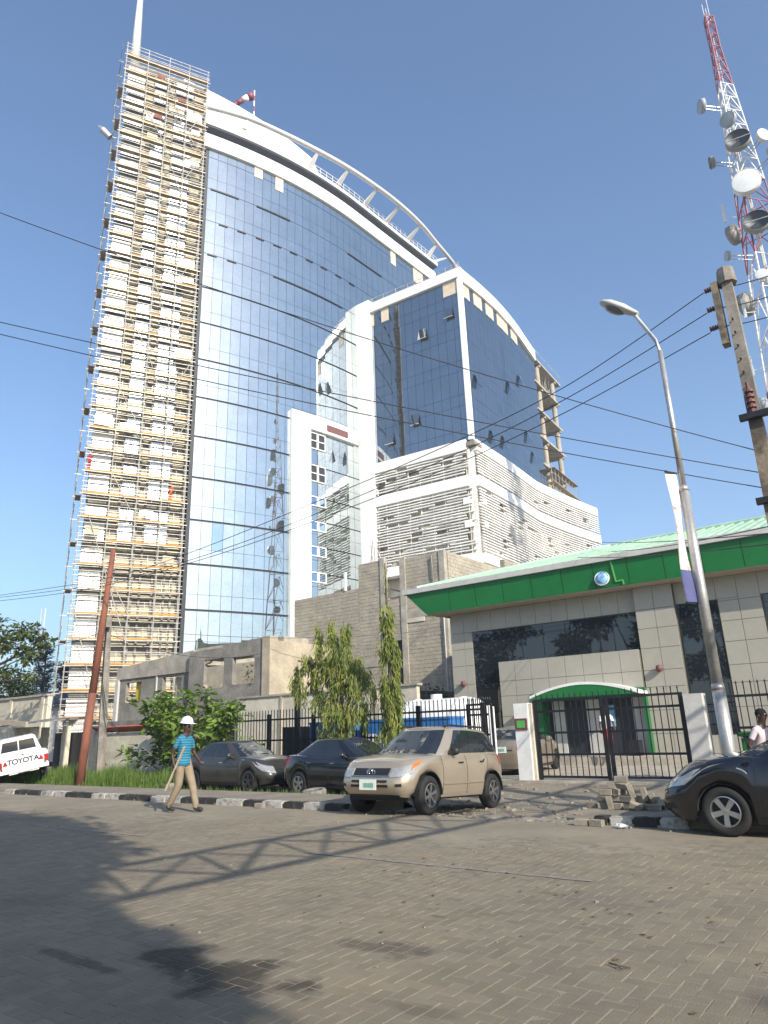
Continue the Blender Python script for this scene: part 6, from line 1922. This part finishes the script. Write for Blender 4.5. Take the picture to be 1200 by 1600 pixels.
# ------------------------------------------------------------------ people
def person(name, label, loc, rz, J, bones, mats, subs=2, group=None):
    """J: joint -> (x, y, z, radius); bones: (a, b, material index). One skinned surface."""
    t = thing(name, label, 'person', loc, rz, group)
    names = list(J)
    me = bpy.data.meshes.new('tmp')
    me.from_pydata([J[n][:3] for n in names], [(names.index(a), names.index(c)) for a, c, _ in bones], [])
    o = bpy.data.objects.new('tmp', me)
    COL.objects.link(o)
    md = o.modifiers.new('skin', 'SKIN')
    md.use_smooth_shade = True
    for i, n in enumerate(names):
        r_ = J[n][3]
        rr = r_ if isinstance(r_, tuple) else (r_, r_)
        me.skin_vertices[0].data[i].radius = rr
        me.skin_vertices[0].data[i].use_root = (n == 'pelvis')
    sb = o.modifiers.new('sub', 'SUBSURF')
    sb.levels = subs
    sb.render_levels = subs
    dg = bpy.context.evaluated_depsgraph_get()
    dg.update()
    m2 = bpy.data.meshes.new_from_object(o.evaluated_get(dg))
    bpy.data.objects.remove(o)
    m2.materials.clear()
    for k in mats: m2.materials.append(M[k])
    segs = [(Vector(J[a][:3]), Vector(J[c][:3]), mi, max(.01, (min(J[a][3]) if isinstance(J[a][3], tuple) else J[a][3]))) for a, c, mi in bones]
    for f in m2.polygons:
        c = f.center
        best = None
        for p, q, mi, r_ in segs:
            d = q - p; u = max(0, min(1, (c - p).dot(d) / max(1e-9, d.length_squared)))
            dist = (c - p - d * u).length / r_
            if best is None or dist < best[0]: best = (dist, mi)
        f.material_index = best[1]
        f.use_smooth = True
    m2.name = 'body'
    link('body', m2, t)
    return t
def fingers(J, bones, wrist, palm, d, side, mi):
    """five short chains from the palm, curled"""
    w_, p_ = Vector(J[wrist][:3]), Vector(J[palm][:3])
    d = Vector(d).normalized(); s = Vector(side).normalized(); n = d.cross(s).normalized()
    for i, (k, L) in enumerate(((-.030, .060), (-.010, .072), (.011, .068), (.031, .052))):
        a = '%sf%d' % (palm, i)
        b0 = p_ + s * k + d * .035
        J[a + 'a'] = (*b0, .011); J[a + 'b'] = (*(b0 + d * L * .55 + n * .012), .010); J[a + 'c'] = (*(b0 + d * L * .8 + n * .042), .0085)
        bones += [(palm, a + 'a', mi), (a + 'a', a + 'b', mi), (a + 'b', a + 'c', mi)]
    b0 = w_.lerp(p_, .55) - s * .038
    J[palm + 't'] = (*b0, .013); J[palm + 'u'] = (*(b0 - s * .022 + d * .045 + n * .02), .010)
    bones += [(palm, palm + 't', mi), (palm + 't', palm + 'u', mi)]
def face(t, hx, hy, hz, fwd, r_=.095):
    """nose, ears, eyes and mouth on the head"""
    f = Vector(fwd).normalized(); s = Vector((-f.y, f.x, 0)).normalized(); c = Vector((hx, hy, hz))
    b = MB(); b.lathe([(0, .045), (.012, .03), (.019, 0), (.012, -.018), (0, -.022)], 8, Matrix.Translation(c + f * (r_ * .98) + Vector((0, 0, -.015)))); b.build('nose', 'skin', t, smooth=True)
    for k in (-1, 1):
        b = MB(); b.lathe([(0, .03), (.014, .015), (.016, -.01), (.008, -.03), (0, -.034)], 8, Matrix.Translation(c + s * k * (r_ * .86) - f * .005 + Vector((0, 0, -.01)))); b.build('ear', 'skin', t, smooth=True)
        b = MB(); b.lathe([(0, .009), (.012, .004), (.014, -.004), (0, -.009)], 8, Matrix.Translation(c + s * k * .034 + f * (r_ * .88) + Vector((0, 0, .012)))); b.build('eye', 'hat_white', t)
        MB().box(c + s * k * .034 + f * (r_ * .97) + Vector((0, 0, .012)), (.009, .009, .009)).build('pupil', 'hair', t)
    MB().box(c + f * (r_ * .86) + Vector((0, 0, -.058)), (.02, .045, .012), math.atan2(f.y, f.x)).build('mouth', 'maroon', t)

# man in hard hat walking to the right along the kerb; local x is his way of walking
J = dict(pelvis=(0, 0, 1.00, (.155, .115)), waist=(.005, 0, 1.13, (.155, .112)), chest=(.02, 0, 1.34, (.185, .128)), upper=(.02, 0, 1.47, (.155, .11)), neck=(.03, 0, 1.57, .058), jaw=(.055, 0, 1.655, (.068, .075)), head=(.05, 0, 1.735, (.083, .095)), crown=(.04, 0, 1.80, (.075, .085)),
    hipL=(.02, .085, .95, .118), kneeL=(.20, .09, .53, .086), ankL=(.33, .09, .13, .070), heelL=(.31, .09, .06, .052), toeL=(.52, .10, .045, .045),
    hipR=(-.01, -.085, .95, .118), kneeR=(-.02, -.09, .52, .086), ankR=(-.25, -.09, .155, .070), heelR=(-.30, -.09, .095, .052), toeR=(-.10, -.10, .045, .045),
    shL=(.02, .185, 1.465, .064), elbL=(.02, .27, 1.19, .046), wrL=(.20, .27, 1.01, .030), paL=(.255, .265, .97, (.034, .022)),
    shR=(.01, -.185, 1.465, .064), slR=(-.03, -.225, 1.32, .056), elbR=(-.09, -.255, 1.17, .044), wrR=(-.02, -.245, .935, .030), paR=(0, -.24, .87, (.034, .022)),
    slL=(.02, .232, 1.32, .056))
bones = [('pelvis', 'waist', 0), ('waist', 'chest', 0), ('chest', 'upper', 0), ('upper', 'neck', 2), ('neck', 'jaw', 2), ('jaw', 'head', 2), ('head', 'crown', 2),
    ('pelvis', 'hipL', 0), ('hipL', 'kneeL', 1), ('kneeL', 'ankL', 1), ('ankL', 'heelL', 3), ('heelL', 'toeL', 3), ('pelvis', 'hipR', 0), ('hipR', 'kneeR', 1), ('kneeR', 'ankR', 1), ('ankR', 'heelR', 3), ('heelR', 'toeR', 3),
    ('upper', 'shL', 0), ('shL', 'slL', 0), ('slL', 'elbL', 2), ('elbL', 'wrL', 2), ('wrL', 'paL', 2), ('upper', 'shR', 0), ('shR', 'slR', 0), ('slR', 'elbR', 2), ('elbR', 'wrR', 2), ('wrR', 'paR', 2)]
fingers(J, bones, 'wrL', 'paL', (.6, 0, -.6), (0, 1, 0), 2)
fingers(J, bones, 'wrR', 'paR', (.25, .1, -1), (1, 0, .2), 2)
# local x forward, y to his left; he walks towards +x (right), turned a little to the camera
MANX, MANY = -13.15, 10.0
man = person('person', 'man in white hard hat, striped blue polo and khaki trousers walking with a stick', (MANX, MANY, .005), R(8), J, bones, ['polo', 'khaki', 'skin', 'boot'])
face(man, .05, 0, 1.735, (1, -.15, -.05))
b = MB()
hmx = Matrix.Translation((.045, 0, 1.795)) @ Matrix.Rotation(R(6), 4, 'Y')
b.lathe([(.152, 0), (.155, .012), (.128, .016), (.125, .05), (.108, .10), (.07, .135), (.0, .15)], 24, hmx @ Matrix.Diagonal((1.12, .95, 1, 1)))
b.mbox(hmx @ Matrix.Translation((.16, 0, .003)) @ Matrix.Diagonal((.10, .18, .012, 1)))
ht = b.build('hard_hat', 'hat_white', man, smooth=True)
for k in (-.03, 0, .03): MB().path([hmx @ Vector((-.10, k, .085)), hmx @ Vector((0, k, .152)), hmx @ Vector((.10, k, .085))], .008, 4).build('hat_ridge', 'hat_white', ht)
b = MB(); b.lathe([(.066, 0), (.074, .02), (.066, .045)], 14, Matrix.Translation((.03, 0, 1.535))); b.build('collar', 'navy', man, smooth=True)
b = MB(); b.lathe([(.02, 1.08), (.160, 1.08), (.172, 1.0), (.182, .93), (.170, .925)], 20, Matrix.Diagonal((.80, 1.08, 1, 1)))
b.build('shirt_hem', 'polo', man, smooth=True)
mm_ = TM[man.name]
hand = mm_ @ Vector((.01, -.25, .86))
ax_ = Vector((.40, .20, 1.0)).normalized()
st = MB().bar(hand - ax_ * .46, hand + ax_ * .50, .05, .03).build('wooden_stick', 'wood_pale')
tag(st, 'pale wooden stick held slantwise by the man in the hard hat', 'stick')

def standing(name, label, loc, rz, shirt, trousers, hatk=None, lean=0.0, arms=0, group=None, h=1.0, seat=False):
    J = dict(pelvis=(0, 0, .95, (.14, .105)), waist=(.005 + lean * .3, 0, 1.08, (.135, .10)), chest=(.02 + lean * .8, 0, 1.28, (.16, .115)), upper=(.02 + lean, 0, 1.42, (.14, .10)), neck=(.03 + lean * 1.15, 0, 1.52, .055), jaw=(.05 + lean * 1.3, 0, 1.60, (.066, .075)), head=(.045 + lean * 1.35, 0, 1.68, (.082, .095)), crown=(.035 + lean * 1.35, 0, 1.74, (.07, .08)),
        hipL=(0, .085, .90, .09), kneeL=(.03, .09, .50, .06), ankL=(0, .09, .10, .042), toeL=(.17, .10, .04, .04), hipR=(0, -.085, .90, .09), kneeR=(.03, -.09, .50, .06), ankR=(0, -.09, .10, .042), toeR=(.17, -.10, .04, .04),
        shL=(.02 + lean, .18, 1.415, .062), elbL=((-.08 if arms else 0) + lean, .30 if arms else .24, 1.16, .045), wrL=(.10 + lean * .4, .26 if not arms else .20, .96, .03), paL=(.14 + lean * .4, .25 if not arms else .17, .91, (.034, .022)),
        shR=(.02 + lean, -.18, 1.415, .062), elbR=((-.08 if arms else 0) + lean, -.30 if arms else -.24, 1.16, .045), wrR=(.10 + lean * .4, -.26 if not arms else -.20, .96, .03), paR=(.14 + lean * .4, -.25 if not arms else -.17, .91, (.034, .022)))
    J['slL'] = tuple((J['shL'][i] + J['elbL'][i]) / 2 for i in range(3)) + (.054,)
    J['slR'] = tuple((J['shR'][i] + J['elbR'][i]) / 2 for i in range(3)) + (.054,)
    bo = [('pelvis', 'waist', 0), ('waist', 'chest', 0), ('chest', 'upper', 0), ('upper', 'neck', 2), ('neck', 'jaw', 2), ('jaw', 'head', 2), ('head', 'crown', 2), ('pelvis', 'hipL', 1), ('hipL', 'kneeL', 1), ('kneeL', 'ankL', 1), ('ankL', 'toeL', 3), ('pelvis', 'hipR', 1), ('hipR', 'kneeR', 1), ('kneeR', 'ankR', 1), ('ankR', 'toeR', 3),
          ('upper', 'shL', 0), ('shL', 'slL', 0), ('slL', 'elbL', 2), ('elbL', 'wrL', 2), ('wrL', 'paL', 2), ('upper', 'shR', 0), ('shR', 'slR', 0), ('slR', 'elbR', 2), ('elbR', 'wrR', 2), ('wrR', 'paR', 2)]
    fingers(J, bo, 'wrL', 'paL', (.5, 0, -.8), (0, 1, 0), 2)
    fingers(J, bo, 'wrR', 'paR', (.5, 0, -.8), (0, -1, 0), 2)
    p_ = person(name, label, loc, rz, J, bo, [shirt, trousers, 'skin', 'boot'], group=group)
    face(p_, *J['head'][:3], (1, 0, 0))
    b = MB(); b.lathe([(.098, -.02), (.100, .02), (.085, .065), (.05, .095), (0, .105)], 16, Matrix.Translation((J['head'][0] - .012, 0, J['head'][2] + .012)) @ Matrix.Diagonal((1, .9, 1, 1)))
    b.build('hair' if not hatk else 'hard_hat', hatk or 'hair', p_, smooth=True)
    return p_
standing('person', 'person in pale pink shirt leaning beside the black sedan at the right edge', (-2.72, 14.55, -.13), R(-20), 'pink_shirt', 'navy', lean=.12, arms=1)
standing('person', 'person in white shirt standing before the bank entrance behind the gate', (-9.75, 26.2, .3), R(-60), 'white_paint', 'red_cloth')
fpos = FMX @ Vector((7.35, 0.0, 0)); fp2 = FMX @ Vector((0.35, -.1, 0))
standing('person', 'worker in orange vest standing on a scaffold deck right of centre', (fpos.x, fpos.y, ZS[10] + .03), R(-70), 'orange_vest', 'orange_vest', hatk='hat_white')
standing('person', 'worker in red overalls at the left edge of the scaffold', (fp2.x, fp2.y, ZS[11] + .03), R(-60), 'red_cloth', 'red_cloth', hatk='hat_white')

# ------------------------------------------------------------------ small things by the kerb
def blockmesh():
    bm = bmesh.new()
    bmesh.ops.create_cube(bm, size=1, matrix=Matrix.Diagonal((.22, .11, .10, 1)))
    bmesh.ops.bevel(bm, geom=bm.edges[:], offset=.008, segments=1, affect='EDGES')
    me = bpy.data.meshes.new('loose_paving_block'); bm.to_mesh(me); bm.free(); me.materials.append(M['block_loose']); return me
LB = blockmesh()
random.seed(9)
pile = []
zb_ = .10
for (x, y, z, rz, rx, ry) in [(-5.08 + .21 * i, 12.55 + random.uniform(-.06, .06), .15, random.uniform(-.25, .25), 0, 0) for i in range(6)] + [(-4.98 + .23 * i, 12.75 + random.uniform(-.05, .05), .15, random.uniform(-.3, .3), 0, 0) for i in range(6)] + \
        [(-4.88 + .2 * i, 12.62 + random.uniform(-.05, .05), .255, random.uniform(-.5, .5), random.uniform(-.15, .15), 0) for i in range(5)] + [(-4.85, 12.6, .36, .1, 0, 0), (-4.62, 12.66, .37, 1.2, .2, 0), (-4.42, 12.6, .38, .5, 0, 1.3), (-4.2, 12.62, .34, .2, 0, 1.35), (-4.55, 12.63, .47, -.3, .3, .1), (-4.72, 12.65, .46, .2, 0, .2), (-4.58, 12.66, .57, .15, 0, 0), (-4.05, 12.6, .25, .4, .2, 1.2), (-3.95, 12.66, .2, .9, 1.2, .2), (-4.75, 12.45, .2, .3, 0, 1.4), (-4.3, 12.42, .17, .2, .3, .4)]:
    pile.append((x, y, z, rz, rx, ry))
for i, (x, y, z, rz, rx, ry) in enumerate(pile):
    o = link('loose_paving_block', LB, None, False, Matrix.Translation((x, y, z)) @ Matrix.Rotation(rz, 4, 'Z') @ Matrix.Rotation(rx, 4, 'X') @ Matrix.Rotation(ry, 4, 'Y'))
    if i == 23: tag(o, 'grey paving block lying topmost on the loose pile by the gate', 'paving block', 'heap of loose paving blocks')
    else: tag(o, 'grey paving block in the loose pile left of the black sedan', 'paving block', 'heap of loose paving blocks')
for (x, y, rz, lab) in ((-4.75, 11.18, .1, 'paving block lying in the gutter at the left end of the right kerb'), (-4.50, 11.16, -.15, 'paving block lying flat in the gutter near a crumpled bag'), (-12.05, 11.22, .2, 'lone pale paving block in the gutter below the black sedan')):
    tag(link('loose_paving_block', LB, None, False, Matrix.Translation((x, y, .045)) @ Matrix.Rotation(rz, 4, 'Z')), lab, 'paving block')
def tyre(lab, x, y, z, tilt):
    b = MB(); r_ = .33
    b.lathe([(.20, -.10), (.30, -.10), (r_, -.06), (r_, .06), (.30, .10), (.20, .10), (.21, .04), (.21, -.04), (.20, -.10)], 28, Matrix.Translation((x, y, z)) @ Matrix.Rotation(tilt, 4, 'X'))
    o = b.build('old_tyre', 'concrete_grey', smooth=True); tag(o, lab, 'tyre', 'old tyres lying on the verge')
tyre('grey dusty old tyre lying flat beside the black parked sedan', -13.55, 14.55, -.03, .12)
tyre('grey dusty old tyre lying in the grass behind the walking man', -20.9, 15.3, -.03, .08)
b = MB(); random.seed(3)
b.lathe([(0, -.02), (.05, -.02), (.075, .0), (.05, .035), (0, .05)], 9, Matrix.Translation((-4.1, 11.1, .02)) @ Matrix.Diagonal((1.6, 1.0, .8, 1)))
b.v = [(x + random.gauss(0, .012), y + random.gauss(0, .012), max(.003, z + random.gauss(0, .008))) for x, y, z in b.v]
tag(b.build('crumpled_bag', 'dish_white'), 'small crumpled pale plastic bag in the gutter', 'bag')
# twigs and dead leaves blown on the paving
b = MB(); random.seed(4)
for i in range(90):
    x, y = random.choice(((random.gauss(-2.5, 1.4), random.gauss(6.3, .8)), (random.uniform(-8, 1.5), random.uniform(3.8, 9.5))))
    s = random.uniform(.012, .035)
    addleaf(b, Vector((x, y, .006)), (random.gauss(0, 1), random.gauss(0, 1), .1), s * 2, s, random.uniform(-.3, .3))
b.build('litter_leaves', 'leaf_dry', kind='stuff')
b = MB(); b.path([(-2.05, 5.02, .012), (-1.98, 4.98, .02), (-1.90, 5.0, .012)], .006, 5); b.path([(-1.98, 4.98, .018), (-1.93, 4.93, .012)], .004, 5)
tag(b.build('twig', 'bark'), 'small dark forked twig lying alone on the paving', 'twig')
# ------------------------------------------------------------------ thin dusty air round the whole place
hz = MB().b2((-620, -620, -1.4), (620, 620, 95)).build('haze', 'white', kind='stuff')
hm_ = bpy.data.materials.new('haze_air')
hm_.use_nodes = True
hm_.cycles.homogeneous_volume = True
nt = hm_.node_tree
nt.nodes.remove(nt.nodes['Principled BSDF'])
pv = nt.nodes.new('ShaderNodeVolumePrincipled')
pv.inputs['Color'].default_value = (0.72, 0.86, 1.0, 1)
pv.inputs['Density'].default_value = 0.0010
pv.inputs['Anisotropy'].default_value = 0.2
nt.links.new(pv.outputs[0], nt.nodes['Material Output'].inputs['Volume'])
hz.data.materials.clear()
hz.data.materials.append(hm_)
